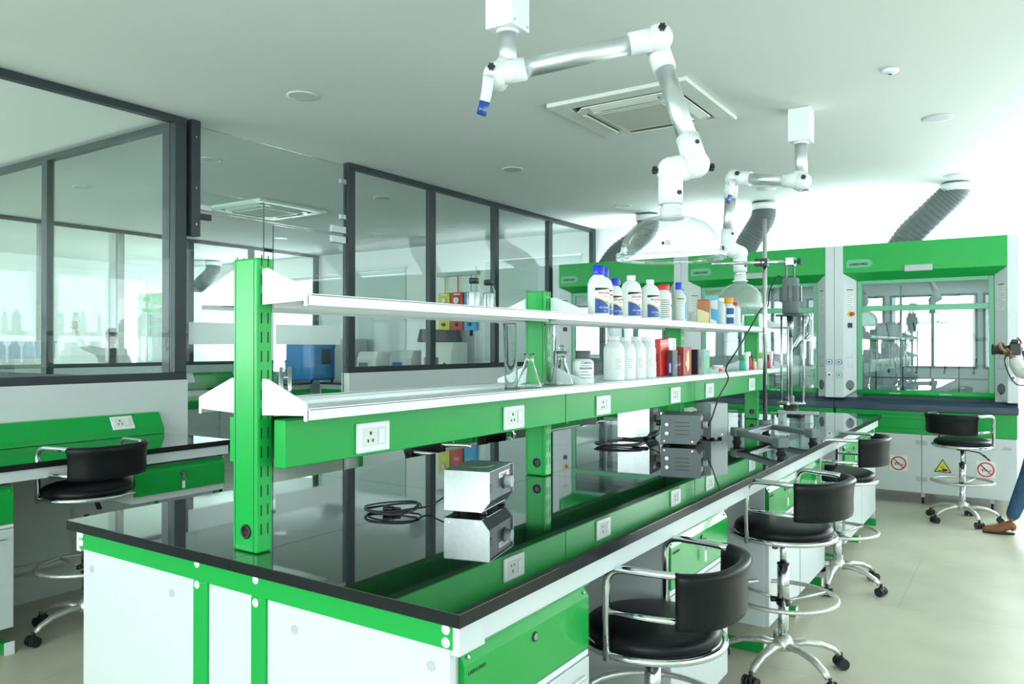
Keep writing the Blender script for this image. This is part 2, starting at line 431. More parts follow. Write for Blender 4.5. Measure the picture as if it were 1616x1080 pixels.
# ------------------------------------------------------------------ sockets
def socket_plate(parent, mx, double=False, name='socket'):
    """plate ~ .148 wide x .088 tall in local x (right), y (up), z out"""
    w_, h_ = .070, .045
    o = B('wplas').prism([(-w_, -h_), (w_, -h_), (w_, h_), (-w_, h_)], 0, .009, 'z', mx).build(name, parent, bevel=.004)
    i_ = B('offw').prism([(-.048, -.026), (.052, -.026), (.052, .028), (-.048, .028)], .0085, .0105, 'z', mx); i_.build('insert', o, bevel=.001)
    hl_ = B('ink')
    hl_.box(-.020, -.012, .008, .018, .0104, .0112, mx); hl_.box(-.030, -.024, -.014, -.005, .0104, .0112, mx); hl_.box(-.010, -.004, -.014, -.005, .0104, .0112, mx)
    hl_.build('socket_hole', o)
    B('wplas').prism([(.018, -.020), (.040, -.020), (.040, .024), (.018, .024)], .0105, .0145, 'z', mx).build('rocker_switch', o, bevel=.0015)
    return o

# ------------------------------------------------------------------ island bench
BX0, BX1, BY0, BY1 = -2.58, -.985, 1.285, 6.95
FX0, FX1 = -2.54, -1.02
wt = thing('worktop', 'long polished black granite worktop on the green and white island bench', 'worktop', ((BX0 + BX1) / 2, (BY0 + BY1) / 2, .868))
mb = MB(); ys = [BY0, 2.02, 3.55, 4.28, 5.80, BY1]; xm = -1.745
ysR = [BY0, 2.9, 4.35, 5.7, BY1]; ysL = [BY0, 2.35, 3.8, 5.3, BY1]
for xs, yy in (((BX0, xm - .0008), ysL), ((xm + .0008, BX1), ysR)):
    for a, b in zip(yy, yy[1:]):
        a2 = a + (.0008 if a > BY0 else 0); b2 = b - (.0008 if b < BY1 else 0)
        mb.m('gredge').box(xs[0], xs[1], a2, b2, .87, .8985)
        mb.m('granite').box(xs[0] + .0005, xs[1] - .0005, a2 + .0003, b2 - .0003, .8985, .9)
mb.build('stone_slab', wt, wt.location)
# bench frame
bf = thing('island_bench', 'green steel and white panelled island bench standing under the long black worktop', 'bench', ((BX0 + BX1) / 2, (BY0 + BY1) / 2, 0))
L0 = bf.location
g = B('green')
def endframe(y0, y1):
    g.box(FX0, FX1 + .002, y0, y1, .81, .868)
    for a, b in ((-1.934, -1.871), (-1.685, -1.627)): g.box(a, b, y0, y1, .03, .81)
    g.box(FX0, FX1, y0, y1, .0, .05)
endframe(1.305, 1.35); endframe(6.88, 6.925)
g.build('end_frame', bf, L0, bevel=.003)
for (a, b) in ((FX0 + .015, -1.934), (-1.871, -1.685), (-1.627, FX1 - .012)):
    B('white').box(a, b, 1.312, 1.335, .06, .8085).build('end_panel', bf, L0, bevel=.002)
    B('white').box(a, b, 6.89, 6.915, .06, .8085).build('end_panel', bf, L0, bevel=.002)
mb = B('wplas')
for x, z in ((-2.525, .855), (-2.525, .83), (-1.915, .858), (-1.915, .80), (-1.665, .855), (-1.665, .795), (-1.037, .853), (-1.037, .825)):
    mb.cyl((x, 1.3055, z), (x, 1.3035, z), .011, 16)
mb.build('bolt_cap', bf, L0)
mb = B('lgrey')
for x, z in ((-2.475, .752), (-2.044, .752), (-1.524, .752), (-1.084, .762)): mb.cyl((x, 1.3125, z), (x, 1.3105, z), .012, 16)
mb.build('screw_cap', bf, L0)
for sx, xa, xb in ((1, FX1 - .006, FX1 + .018), (-1, FX0 - .018, FX0 + .006)):
    mb = B('white'); mb.box(xa, xb, 1.306, 1.40, .80, .869); mb.box(xa, xb - .003 if sx > 0 else xb, 1.401, 3.30, .808, .868); mb.box(xa, xb - .003, 3.303, 5.10, .808, .868); mb.box(xa, xb - .003, 5.103, 6.90, .808, .868)
    mb.build('apron', bf, L0, bevel=.0015)
# knee-space back panel and spine
mb = B('white'); mb.box(-1.80, -1.76, 1.36, 6.87, .12, .86); mb.build('back_panel', bf, L0)
mb = B('green')
CAB = [(1.345, 1.93), (2.52, 3.135), (3.74, 4.345), (4.36, 4.97), (5.60, 6.24), (6.255, 6.87)]
for y in (1.93, 2.52, 3.14, 3.74, 4.35, 4.98, 5.59, 6.25):
    mb.box(FX0 + .06, FX1 - .02, y - .02, y + .02, .0, .045); 
mb.build('foot_rail', bf, L0, bevel=.003)
mb = B('wplas')
for y in (1.93, 2.52, 3.14, 3.74, 4.35, 4.98, 5.59, 6.25): mb.box(FX1 - .02, FX1 - .016, y - .022, y + .022, 0, .048); mb.box(FX0 + .056, FX0 + .06, y - .022, y + .022, 0, .048)
mb.build('foot_cap', bf, L0)

def keys(parent, y, z, x, sx=1, off=None):
    k = B('steel'); k.cyl((x, y, z), (x + .02 * sx, y, z), .003, 8); k.box(x + .014 * sx - .001, x + .014 * sx + .001, y - .008, y + .008, z - .03, z - .006)
    k.tube([Vector((x + .016 * sx, y, z - .02)) + v for v in [Vector((0, .012 * math.cos(a), .012 * math.sin(a) - .01)) for a in [i * PI / 5 for i in range(10)]]], .0012, 6, closed=True)
    k.m('wplas').box(x + .010 * sx - .002, x + .010 * sx + .002, y - .008, y + .008, z - .085, z - .045)
    return k.build('key', parent, off)
def cabinet(xf, sx, y0, y1, depth, label, n=1, withkey=False, zt=.80, zd=.62, zb=.12, group='drawer units under the benches', logo=False, door=True, ward=None):
    """unit whose front is at x=xf facing sx; green drawer over white door"""
    e = thing('drawer_cabinet', label, 'cabinet', (xf - sx * depth / 2, (y0 + y1) / 2, 0), 0, None); o = e.location
    xb = xf - sx * depth; xi = xf - sx * .02
    def bx(m_, a, b, y_0, y_1, z0, z1): m_.box(min(a, b), max(a, b), y_0, y_1, z0, z1)
    m_ = B('white'); bx(m_, xb, xi, y0, y1, zb, zt); m_.build('body', e, o, bevel=.002)
    # drawer front: flat field, slanted finger pull on top
    pr_ = [(0, zd), (0, zt - .035), (-.020, zt - .012), (-.020, zt - .004), (.004, zt - .004), (.004, zt - .009), (-.014, zt - .009)]
    pts = [(xi, zd), (xf, zd), (xf, zt - .038), (xf - sx * .016, zt - .014), (xf - sx * .016, zt - .005), (xf + sx * .002, zt - .005), (xf + sx * .002, zt - .001), (xi, zt - .001)]
    dr = B('green2').prism(pts, y0 + .006, y1 - .006, 'y').build('drawer', e, o, bevel=.0015)
    ym = (y0 + y1) / 2; zl = zt - .062
    lk = B('black'); lk.cyl((xf, ym, zl), (xf + sx * .003, ym, zl), .012, 20); lk.m('steel').cyl((xf + sx * .003, ym, zl), (xf + sx * .0045, ym, zl), .0085, 16); lk.build('lock', dr, o)
    sc_ = B('steel')
    for yy in (y0 + .025, y1 - .025): sc_.cyl((xf - sx * .009, yy, zt - .027), (xf - sx * .004, yy, zt - .024), .004, 8)
    sc_.build('screw', dr, o)
    if withkey: keys(dr, ym, zl, xf + sx * .004, sx, o)
    if logo:
        t_ = text('logo_print', 'LABGUARD', .013, face_mx((xf + sx * .0006, y0 + .016 if sx > 0 else y1 - .016, zt - .062), (0, sx, 0), (0, 0, 1)), 'ink', dr, .0002)
        t_.data.transform(Matrix.Translation(-o))
    if door:
        m_ = B('shelf'); bx(m_, xi, xf - sx * .003, y0 + .004, y1 - .004, zd - .022, zd - .006); m_.build('rail', e, o, bevel=.002)
        m_ = B('white'); bx(m_, xi, xf, y0 + .004, y1 - .004, zb + .004, zd - .026)
        dd = m_.build('door', e, o, bevel=.003)
        m_ = B('alu'); bx(m_, xf, xf + sx * .012, y1 - .16, y1 - .04, zd - .075, zd - .065); m_.build('handle', dd, o, bevel=.003)
    return e
rl = ['white cabinet with green drawer, lock without key, at the near right corner of the island',
      'white cabinet with green drawer and hanging key behind the nearest stool',
      'white cabinet with green drawer beside the second stool, first of a joined pair',
      'white cabinet with green drawer beside the third stool, second of a joined pair',
      'white cabinet with green drawer behind the third stool, towards the hoods',
      'white cabinet with green drawer at the far right end of the island']
for (y0, y1), lb in zip(CAB, rl): cabinet(FX1, 1, y0, y1, .62, lb, withkey=(y0 > 2), logo=True)
for (y0, y1), lb in zip(CAB[:3], ['first', 'second', 'third']): cabinet(FX0, -1, y0, y1, .62, 'white green-drawered cabinet in the left aisle side of the island, %s from the front' % lb)

# ------------------------------------------------------------------ reagent rack on the island
rk = thing('reagent_rack', 'two-tier white shelf rack on slotted green posts along the island worktop', 'shelf rack', (-1.765, 3.7, .9))
o = rk.location
SX0, SX1 = -2.0, -1.545
PY = [1.378, 2.875, 4.45, 6.03]
px0, px1 = -1.825, -1.722
for y in PY:
    mb = B('green'); mb.box(px0, px1, y - .025, y + .028, .901, 1.70)
    p = mb.build('post', rk, o, bevel=.006)
    sl = B('slot')
    z = .95
    while z < 1.68:
        for dy in (-.011, .011):
            sl.box(px1 + .0002, px1 + .0008, y + dy - .0016, y + dy + .0016, z, z + .03); sl.box(px0 - .0008, px0 - .0002, y + dy - .0016, y + dy + .0016, z, z + .03)
        z += .052
    sl.box(px0 + .012, px0 + .0128, y - .0258, y - .0252, .905, 1.695); sl.box(px1 - .0135, px1 - .0127, y - .0258, y - .0252, .905, 1.695)
    sl.build('slot', p, o)
    g_ = B('black'); g_.tube([Vector((-1.765 + .016 * math.cos(a), y - .027, .957 + .016 * math.sin(a))) for a in [i * PI / 10 for i in range(20)]], .004, 8, closed=True)
    g_.cyl((-1.765, y - .0255, .957), (-1.765, y - .0265, .957), .014, 16); g_.build('cable_grommet', p, o)
JY = [1.375, 2.90, 4.60, 6.17]
for zi, nm in ((1.567, 'upper_shelf'), (1.268, 'lower_shelf')):
    for a, b in zip(JY, JY[1:]):
        mb = B('shelf'); a += .001; b -= .001
        zt_ = zi + .031
        for (x0, x1) in ((SX0, px0 - .004), (px1 + .004, SX1)):
            mb.box(x0, x1, a + .004, b - .004, zt_ - .006, zt_ - .002)
        mb.box(SX1 - .003, SX1, a, b, zi, zt_); mb.box(SX0, SX0 + .003, a, b, zi, zt_)
        mb.box(px1 + .004, px1 + .006, a + .03, b - .03, zi, zt_ + .008); mb.box(px0 - .006, px0 - .004, a + .03, b - .03, zi, zt_ + .008)
        # centre strip between the two decks
        mb.box(px0 - .004, px1 + .004, a + .035, b - .035, zt_ - .006, zt_ - .002)
        # groove lines
        s_ = mb.build(nm, rk, o, bevel=.001)
        gl = B('shelfdark')
        for xx in (SX0 + .05, SX1 - .05, -1.86, -1.66): gl.box(xx - .002, xx + .002, a + .02, b - .02, zt_ - .002, zt_ - .0015)
        for xx in (SX0 + .06, SX1 - .06): gl.box(xx - .01, xx + .01, a + .02, b - .02, zi + .008, zi + .022)
        gl.build('rib', s_, o)
    for j, y in enumerate([1.372, 2.897, 4.597 - .05, 6.165]):
        for side in (1, -1):
            xa = px1 + .001 if side > 0 else px0 - .001; xe = SX1 + .001 if side > 0 else SX0 - .001
            pts = [(xa, zi + .104), (xa + side * .025, zi + .104), (xe, zi + .045), (xe, zi - .002), (xe - side * .012, zi - .002), (xe - side * .012, zi + .012), (xa, zi + .006)]
            B('shelf').prism(pts, y - .004, y - .001, 'y').build('bracket', rk, o, bevel=.0008)
# raceways (both sides)
for side, xf in ((1, -1.648), (-1, -1.882)):
    segs = [(1.385, 2.895), (2.90, 4.45), (4.455, 6.06)]
    for (a, b) in segs:
        mb = B('green'); mb.box(min(xf, xf - side * .045), max(xf, xf - side * .045), a, b, 1.133, 1.262)
        rw = mb.build('raceway', rk, o, bevel=.003)
        for yc in (1.715, 2.487, 3.245, 4.135, 4.70, 5.59):
            if a < yc < b:
                mx = face_mx((xf + side * .0002, yc, 1.187), (0, side, 0), (0, 0, 1)); mx.translation -= o
                socket_plate(rw, mx)

# ------------------------------------------------------------------ wall benches
def wall_bench(y0, y1, tag_, knee, cabs, sockets):
    xf, xb = -3.985, PX + .05
    w_ = thing('worktop', 'black granite worktop of the wall bench %s' % tag_, 'worktop', ((xf + xb) / 2, (y0 + y1) / 2, .868))
    m_ = MB().m('gredge').box(xb, xf, y0, y1, .87, .8985).m('granite').box(xb, xf - .0005, y0, y1 - .0004, .8985, .9); m_.build('stone_slab', w_, w_.location)
    f_ = thing('side_bench', 'white and green laboratory wall bench standing %s' % tag_, 'bench', ((xf + xb) / 2, (y0 + y1) / 2, 0)); oo = f_.location
    B('white').box(xf - .035, xf - .015, y0, y1 - .01, .815, .868).build('apron', f_, oo, bevel=.0015)
    for (a, b) in knee: B('lowwall').box(xb + .05, xb + .07, a, b, .22, .86).build('back_panel', f_, oo); 
    m_ = B('lowwall')
    for (a, b) in knee: m_.box(xb + .07, xb + .085, a, b, .20, .235)
    m_.build('skirting_rail', f_, oo)
    m_ = B('green')
    for (a, b) in cabs:
        m_.box(xb + .08, xf - .03, b - .045, b - .005, 0, .05); m_.box(xb + .08, xf - .03, a + .005, a + .045, 0, .05)
    m_.build('foot_rail', f_, oo, bevel=.003)
    m_ = B('wplas')
    for (a, b) in cabs: m_.box(xf - .03, xf - .026, b - .047, b - .003, 0, .06); m_.box(xf - .03, xf - .026, a + .003, a + .047, 0, .06)
    m_.build('foot_cap', f_, oo)
    for yy in (y0 + .012, y1 - .03):
        m_ = B('white').box(xb + .05, xf - .06, yy - .009, yy + .009, .12, .812).build('end_panel', f_, oo)
        B('green').box(xf - .125, xf - .06, yy - .012, yy + .012, .05, .814).box(xb + .02, xb + .06, yy - .012, yy + .012, .05, .814).box(xb + .06, xf - .125, yy - .011, yy + .011, .81, .868).build('end_frame', f_, oo)
    # sloping socket riser
    r_ = thing('socket_riser', 'sloping green socket trunking along the back of the wall bench %s' % tag_, 'socket trunking', (xb, (y0 + y1) / 2, .9)); ro = r_.location
    ya, yb = y0 + .02, y1 - .03
    pts = [(xb + .002, .901), (xb + .115, .901), (xb + .115, .935), (xb + .055, 1.035), (xb + .002, 1.035)]
    tr_ = B('green').prism(pts, ya, yb, 'y').build('trunking', r_, ro, bevel=.002)
    nx = Vector((.1, 0, .06)).normalized()
    for yc in sockets:
        mx = face_mx(Vector((xb + .085, yc, .985)) + nx * .0005, (0, 1, 0), Vector((-.06, 0, .1))); mx.translation -= ro
        socket_plate(tr_, mx)
    for i, (a, b) in enumerate(cabs):
        cabinet(xf - .035, 1, a, b, .66, 'white cabinet with green drawer, number-less unit', withkey=True)['label'] = \
            'white wall-bench cabinet with green drawer %s' % tag_ + ', ' + ('nearest unit' if i == 0 else 'next to the far end' if i == len(cabs) - 1 and i > 0 else 'middle unit')
wall_bench(-1.6, 2.945, 'under the first glass partition', [(-.6, .0), (1.77, 2.35)], [(-1.55, -.95), (.55, 1.15), (1.16, 1.765)], [.9, 1.76, 2.65])
# drawer hanging at the right end of the near wall bench
cabinet(-4.02, 1, 2.357, 2.93, .60, 'green drawer unit with hanging key at the door end of the near wall bench', withkey=True, zb=.60, zd=.64, door=False)
wall_bench(4.76, 8.0, 'beyond the glass door', [(6.1, 6.7)], [(4.84, 5.44), (5.45, 6.05), (6.75, 7.4)], [5.3, 6.9])

# ------------------------------------------------------------------ stools
def make_stool(name='lab_stool'):
    s_ = thing(name, 'x', 'stool'); z0 = .62
    B('leather').lathe([(.02, z0 + .0), (.19, z0 + .0), (.212, z0 + .012), (.216, z0 + .03), (.208, z0 + .048), (.185, z0 + .060), (.13, z0 + .068), (.02, z0 + .072)], seg=40).build('seat', s_, sub=1)
    B('chrome').tube([(.222 * math.cos(a), .222 * math.sin(a), z0 + .004) for a in [i * PI / 24 for i in range(48)]], .0115, 10, closed=True).build('seat_ring', s_)
    B('black').lathe([(.19, z0 - .008), (.05, z0 - .03), (.04, z0 - .04)], seg=24).build('seat_plate', s_)
    for sd in (1, -1):
        pts = fillet([(.05, sd * .222, z0 - .012), (.05, sd * .226, z0 + .262), (-.12, sd * .206, z0 + .262), (-.18, sd * .190, z0 + .262)], .055)
        a_ = B('chrome').tube(pts, .0115, 12); a_.tube(fillet([(.05, sd * .222, z0 + .132), (-.08, sd * .215, z0 + .132), (-.18, sd * .190, z0 + .132)], .03), .0095, 10)
        a_.build('armrest', s_)
    # curved back pad
    path = [(-.155, .198), (-.185, .188), (-.220, .160), (-.250, .115), (-.266, .05), (-.270, 0)]
    path = path + [(x, -y) for x, y in path[-2::-1]]
    fine = []
    for i in range(len(path) - 1):
        p0 = path[max(i - 1, 0)]; p1 = path[i]; p2 = path[i + 1]; p3 = path[min(i + 2, len(path) - 1)]
        for t in (0, .33, .66):
            f_ = lambda a, b, c, d_: .5 * (2 * b + (c - a) * t + (2 * a - 5 * b + 4 * c - d_) * t * t + (-a + 3 * b - 3 * c + d_) * t ** 3)
            fine.append((f_(p0[0], p1[0], p2[0], p3[0]), f_(p0[1], p1[1], p2[1], p3[1])))
    fine.append(path[-1])
    sec = [(0, .108), (.014, .111), (.017, .13), (.016, .18), (.020, .235), (.030, .260), (.022, .272), (.006, .274), (-.006, .268), (-.010, .235), (-.014, .18), (-.013, .13), (-.010, .111)]
    rows = []
    for i, (x, y) in enumerate(fine):
        a, b = fine[max(i - 1, 0)], fine[min(i + 1, len(fine) - 1)]
        tx, ty = b[0] - a[0], b[1] - a[1]; l = math.hypot(tx, ty); nx, ny = ty / l, -tx / l
        if nx * x + ny * y < 0: nx, ny = -nx, -ny
        fade = min(1, i / 1.5 + .35, (len(fine) - 1 - i) / 1.5 + .35)
        rows.append([(x + nx * o_ * (fade if z < .25 else fade), y + ny * o_ * fade, z0 + z) for o_, z in sec + [sec[0]]])
    bk = B('leather').sheet(rows)
    for r_ in (rows[0], rows[-1]): bk._f([bk.bm.verts.new(p) for p in r_[:-1]])
    bmesh.ops.remove_doubles(bk.bm, verts=bk.bm.verts, dist=1e-5)
    bk.build('backrest', s_)
    c_ = B('chrome'); c_.cyl((0, 0, .47), (0, 0, z0 - .03), .0145, 16); c_.cyl((0, 0, .30), (0, 0, .475), .026, 20); c_.cyl((0, 0, .12), (0, 0, .33), .023, 20)
    c_.build('gas_column', s_)
    k_ = B('black'); k_.lathe([(.0265, .477), (.0275, .479), (.0275, .484), (.016, .487)], seg=20).build('column_collar', s_); k_ = B('black'); k_.lathe([(.028, .295), (.031, .30), (.031, .312), (.027, .318)], seg=20)
    k_.build('column_collar', s_)
    lv = B('black'); lv.tube([(.02, -.02, z0 - .035), (.08, -.10, z0 - .055), (.10, -.13, z0 - .085)], [.004, .005, .006], 8); lv.tube([(.095, -.12, z0 - .07), (.125, -.155, z0 - .115)], [.012, .016], 8, flat=(.5, 1)); lv.build('height_lever', s_)
    fr = B('wrapsteel'); zr = .335
    fr.tube([(.228 * math.cos(a), .228 * math.sin(a), zr) for a in [i * PI / 24 for i in range(48)]], .0105, 10, closed=True)
    for a in (0, 2.094, 4.189): fr.cyl((.02 * math.cos(a), .02 * math.sin(a), zr - .02), (.225 * math.cos(a), .225 * math.sin(a), zr), .0075, 8)
    fr.build('foot_ring', s_)
    kn = B('black'); kn.cyl((.028, .0, .315), (.05, .02, .315), .013, 8); kn.build('ring_knob', s_)
    B('wrapsteel').lathe([(.030, .095), (.045, .10), (.048, .125), (.034, .15), (.026, .16)], seg=20).build('hub', s_)
    for k in range(5):
        a = k * 2 * PI / 5 + .3; c, s2 = math.cos(a), math.sin(a)
        pr_ = [(.03, .118, .022), (.10, .125, .021), (.18, .112, .018), (.24, .085, .016), (.262, .062, .014)]
        lg = B('wrapsteel').tube([(c * r, s2 * r, z) for r, z, _ in pr_], [q[2] for q in pr_], 12, flat=(.75, 1.1)).build('base_leg', s_)
        ca = B('black'); cx, cy = c * .272, s2 * .272; px_, py_ = -s2, c
        ca.cyl((cx, cy, .05), (cx, cy, .07), .008, 8)
        for d_ in (.006, .022): 
            for q in (1, -1): ca.cyl((cx + px_ * d_ * q, cy + py_ * d_ * q, .0255), (cx + px_ * (d_ * q + .010 * q), cy + py_ * (d_ * q + .010 * q), .0255), .025, 18)
        ca.sphere((cx, cy, .038), .019, 10)
        ca._build('caster', lg, None, 0, 0, 0, 2, True)
    return s_
stool0 = make_stool()
G = 'black leather lab stools with chrome foot rings'
def put(i, x, y, rz, dz, label):
    s_ = stool0 if i == 0 else dup(stool0)
    s_.location = (x, y, 0); s_.rotation_euler = (0, 0, R(rz)); s_['label'] = label; s_['group'] = G
    if dz:
        # gas lift raised or lowered: seat parts move on the column
        for ch in s_.children:
            if ch.name.split('.')[0] in ('seat', 'seat_ring', 'seat_plate', 'armrest', 'backrest', 'height_lever'): ch.location.z = dz
    return s_
sdz = [-.075, 0, 0, .0, .075]
put(0, -.985, 2.285, 180, -.075, 'black stool nearest the camera on the right of the island, lowered seat')
put(1, -.914, 3.585, 166, -.005, 'black stool second from the camera on the right of the island')
put(2, -.965, 5.06, 179, .028, 'black stool third from the camera, nearest the far end of the island')
put(3, -.445, 7.47, 66, .01, 'black stool standing in front of the right fume hood')
put(4, -4.05, 2.12, 186, .075, 'black stool pulled up to the near wall bench on the left')
put(5, -3.02, 3.86, 10, .0, 'black stool in the left aisle behind the steel box, nearest of three under the rack')
put(6, -3.02, 4.62, 15, .02, 'black stool in the left aisle, middle of three seen under the rack')
put(7, -3.05, 5.85, 190, .0, 'black stool in the left aisle, farthest of three seen under the rack')

# ------------------------------------------------------------------ fume hoods
def panel_text(parent, x, y, z, right, w_, lines, o, head=None):
    m_ = B('paper'); r = Vector(right).normalized(); n = r.cross(Vector((0, 0, 1)))
    mx = face_mx(Vector((x, y, z)) + n * .0012, right, (0, 0, 1)); mx.translation -= o
    p_ = B('paper'); p_.box(0, w_, -lines * .018 - .02, 0, -.0006, 0, mx); p_ = p_.build('notice', parent)
    q = B('gink')
    for i in range(lines):
        for seg in range(1): q.box(.006, w_ - .006 - (.02 if i % 4 == 3 else 0), -.022 - i * .018 - .005, -.022 - i * .018, 0, .0005, mx)
    q.m('ink').box(.004, w_ - .004, -.014, -.006, 0, .0006, mx)
    q.build('print', p_)
    return p_
def hood(x0, x1, label, right_end=False, detail=True, yf=8.0, yb=8.93, base=True):
    """fume cupboard: x0..x1 outer of its side columns, front at yf"""
    h = thing('fume_hood', label, 'fume hood', ((x0 + x1) / 2, (yf + yb) / 2, 0)); o = h.location.copy()
    zt = 2.435
    # worktop slab
    m_ = B('slab'); m_.prism([(yf - .035, .865), (yf - .035, .925), (yf + .01, .945), (yf + .10, .965), (yb, .965), (yb, .865)], x0, x1, 'x'); m_.build('worktop_slab', h, o, bevel=.004)
    # side columns: flat face + 45 degree inner face
    for sd, xa in ((1, x0), (-1, x1)):
        c = .078; d_ = .10
        X = lambda t: xa + sd * t
        # body of column
        m_ = B('white'); m_.prism([(X(0), yf), (X(c), yf), (X(c + .004), yf + .002), (X(c + .004), yb), (X(0), yb)], .966, zt, 'z')
        # splayed inner panel, cut at top and bottom corners
        y2 = yf + .12; zb0, zb1, zt0, zt1 = .968, 1.04, 2.165, 2.10
        v = [(X(c), yf, zb0), (X(c + d_), y2, zb1), (X(c + d_), y2, zt1), (X(c), yf, zt0)]
        vb = [(p[0] - sd * .004, p[1] + .02, p[2]) for p in v]
        vs = [m_.bm.verts.new(p) for p in v]; vt = [m_.bm.verts.new(p) for p in vb]
        m_._f(vs); m_._f(vt[::-1])
        for i in range(4): m_._f([vs[i], vt[i], vt[(i + 1) % 4], vs[(i + 1) % 4]])
        m_.box(min(X(c + .003), X(c + d_)), max(X(c + .003), X(c + d_)), y2 + .02, yb, .966, 2.16)
        cl = m_.build('side_column', h, o, bevel=.001)
        # things on the splayed panel
        rt = Vector((d_, .12, 0)) if sd > 0 else Vector((-d_, .12, 0)) * -1
        n = Vector((.12 * 1, -d_, 0)).normalized() if sd > 0 else Vector((-.12, -d_, 0)).normalized()
        mid = Vector((X(c + d_ / 2), yf + .06, 0))
        def onp(u, z): return mid + (Vector((d_, .12, 0)).normalized() if sd > 0 else Vector((d_, -.12, 0)).normalized()) * u + Vector((0, 0, z))
        rr = Vector((d_, .12, 0)) if sd > 0 else Vector((d_, -.12, 0))
        if detail:
            panel_text(cl, *onp(-.045, 2.02), rr, .09, 12, o)
            mm_ = MB().m('grey'); p = onp(0, 1.085); mm_.cyl(p, p + n * .003, .048, 28); mm_.m('black').cyl(onp(.0, 1.045) + n * .002, onp(0, 1.045) + n * .004, .012, 10); mm_.build('cable_port', cl, o)
            mm_ = MB().m('ink')
            for zz in (1.36, 1.27):
                for u in (-.025, .02):
                    for du, dz in ((0, .015), (-.011, -.006), (.011, -.006)):
                        p = onp(u + du, zz + dz); mm_.cyl(p, p + n * .0015, .0035, 6)
            mm_.build('socket', cl, o)
            mm_ = MB().m('lgrey')
            for u, zz in ((-.05, 1.20), (.05, 1.20), (-.05, 1.42), (.05, 1.62), (-.05, 1.62), (.0, 1.57), (.05, 1.42)):
                p = onp(u, zz); mm_.cyl(p, p + n * .0015, .003, 6)
            mm_.build('screw', cl, o)
            if sd > 0:
                mm_ = MB().m('yellow'); p = onp(.0, 1.775); mm_.cyl(p, p + n * .006, .028, 24); st_ = mm_.build('emergency_stop', cl, o)
                p = onp(.012, 1.775); B('red').lathe([(.014, 0), (.014, .012), (.02, .016), (.02, .03), (.016, .036)], seg=18, mx=Matrix.Translation(p) @ n.to_track_quat('Z', 'Y').to_matrix().to_4x4()).build('button', st_, o)
                p = onp(0, 1.665); mm_ = B('black'); mx = face_mx(p, rr, (0, 0, 1)); mm_.box(-.024, .024, -.024, .024, 0, .008, mx); mm_.build('rocker_switch', cl, o)
            # valve knobs on flat face
            for zz, kk in ((1.31, 'lblue'), (1.185, 'teal' if sd > 0 else 'wplas')):
                xx = X(.042); kn = B('wplas'); kn.cyl((xx, yf, zz), (xx, yf - .018, zz), .021, 18); kn = kn.build('valve_knob', cl, o)
                q = B('blue' if kk == 'lblue' else kk); q.cyl((xx, yf - .004, zz), (xx, yf - .012, zz), .026, 20, ); q.m('teal' if sd > 0 else 'grey').cyl((xx, yf - .018, zz), (xx, yf - .021, zz), .012, 14); q.build('collar', kn, o)
    xa, xb = x0 + .078, x1 - .078
    # fascia
    m_ = B('green'); m_.prism([(yf - .002, zt), (yf - .002, 2.166), (yf + .12, 2.10), (yf + .135, 2.10), (yf + .135, zt)], xa + .001, xb - .001, 'x'); fa = m_.build('fascia', h, o, bevel=.003)
    m_ = B('wgreen'); pl = [(0, .0), (.20, 0), (.235, .025), (.225, .06), (.19, .078), (.02, .078), (0, .06)]
    mx = face_mx((xa + .03, yf - .003, 2.215), (1, 0, 0), (0, 0, 1)); mx.translation -= o
    m_.prism(pl, 0, .002, 'z', mx); lp = m_.build('logo_plate', fa)
    mx = face_mx((xa + .06, yf - .0052, 2.238), (1, 0, 0), (0, 0, 1)); mx.translation -= o
    text('lettering', 'LABGUARD', .031, mx, 'ink', lp, .0004, bold=.0012)
    xc = (x0 + x1) / 2
    B('lgrey').box(xc - .135, xc + .095, yf - .03, yf - .003, 2.155, 2.215).build('display_unit', fa, o, bevel=.008)
    # top plate and body
    m_ = B('white'); m_.box(xa, xb, yf + .14, yb, 2.16, zt - .02); m_.build('canopy', h, o)
    # interior
    m_ = B('white'); m_.box(xa + .10, xb - .10, yb - .06, yb - .04, .966, 2.16)
    bk_ = m_.build('baffle', h, o)
    m_ = B('lgrey')
    for zz in (1.25, 1.52, 1.80):
        for k in range(3): 
            w3 = (xb - xa - .3) / 3; m_.box(xa + .15 + k * w3 + .02, xa + .15 + (k + 1) * w3 - .02, yb - .061, yb - .0605, zz, zz + .03)
    m_.build('slot', bk_, o)
    lat = B('steel'); nx_ = 5
    for k in range(nx_): xx = xa + .17 + k * (xb - xa - .34) / (nx_ - 1); lat.cyl((xx, yb - .12, 1.0), (xx, yb - .12, 1.98), .006, 8)
    for zz in (1.14, 1.52, 1.86): lat.cyl((xa + .13, yb - .132, zz), (xb - .13, yb - .132, zz), .006, 8)
    lat = lat.build('lattice', h, o)
    kk_ = B('black')
    for k in range(nx_ - 1):
        for zz, a in ((1.20, .5), (1.56, -.4)):
            xx = xa + .17 + (k + .5) * (xb - xa - .34) / (nx_ - 1); kk_.cyl((xx, yb - .15, zz), (xx + .05 * math.sin(a), yb - .2, zz + .14), .006, 6); kk_.sphere((xx, yb - .15, zz), .013, 8)
    kk_.build('clamp', lat, o)
    # sash
    s0, s1 = xa + .102, xb - .102; ys = yf + .135
    m_ = B('wgreen')
    m_.box(s0, s0 + .045, ys, ys + .03, 1.0, 2.098); m_.box(s1 - .045, s1, ys, ys + .03, 1.0, 2.098)
    m_.box(s0 + .045, s1 - .045, ys, ys + .03, 2.06, 2.098)
    m_.box(s0 + .045, s1 - .045, ys - .004, ys + .026, 1.80, 1.852)
    sf = m_.build('sash_frame', h, o, bevel=.004)
    m_ = B('green'); m_.tube([(s0 + .002, ys - .01, 1.018), (s1 - .002, ys - .01, 1.018)], .026, 16, flat=(1, .8)); m_.build('sash_handle', sf, o)
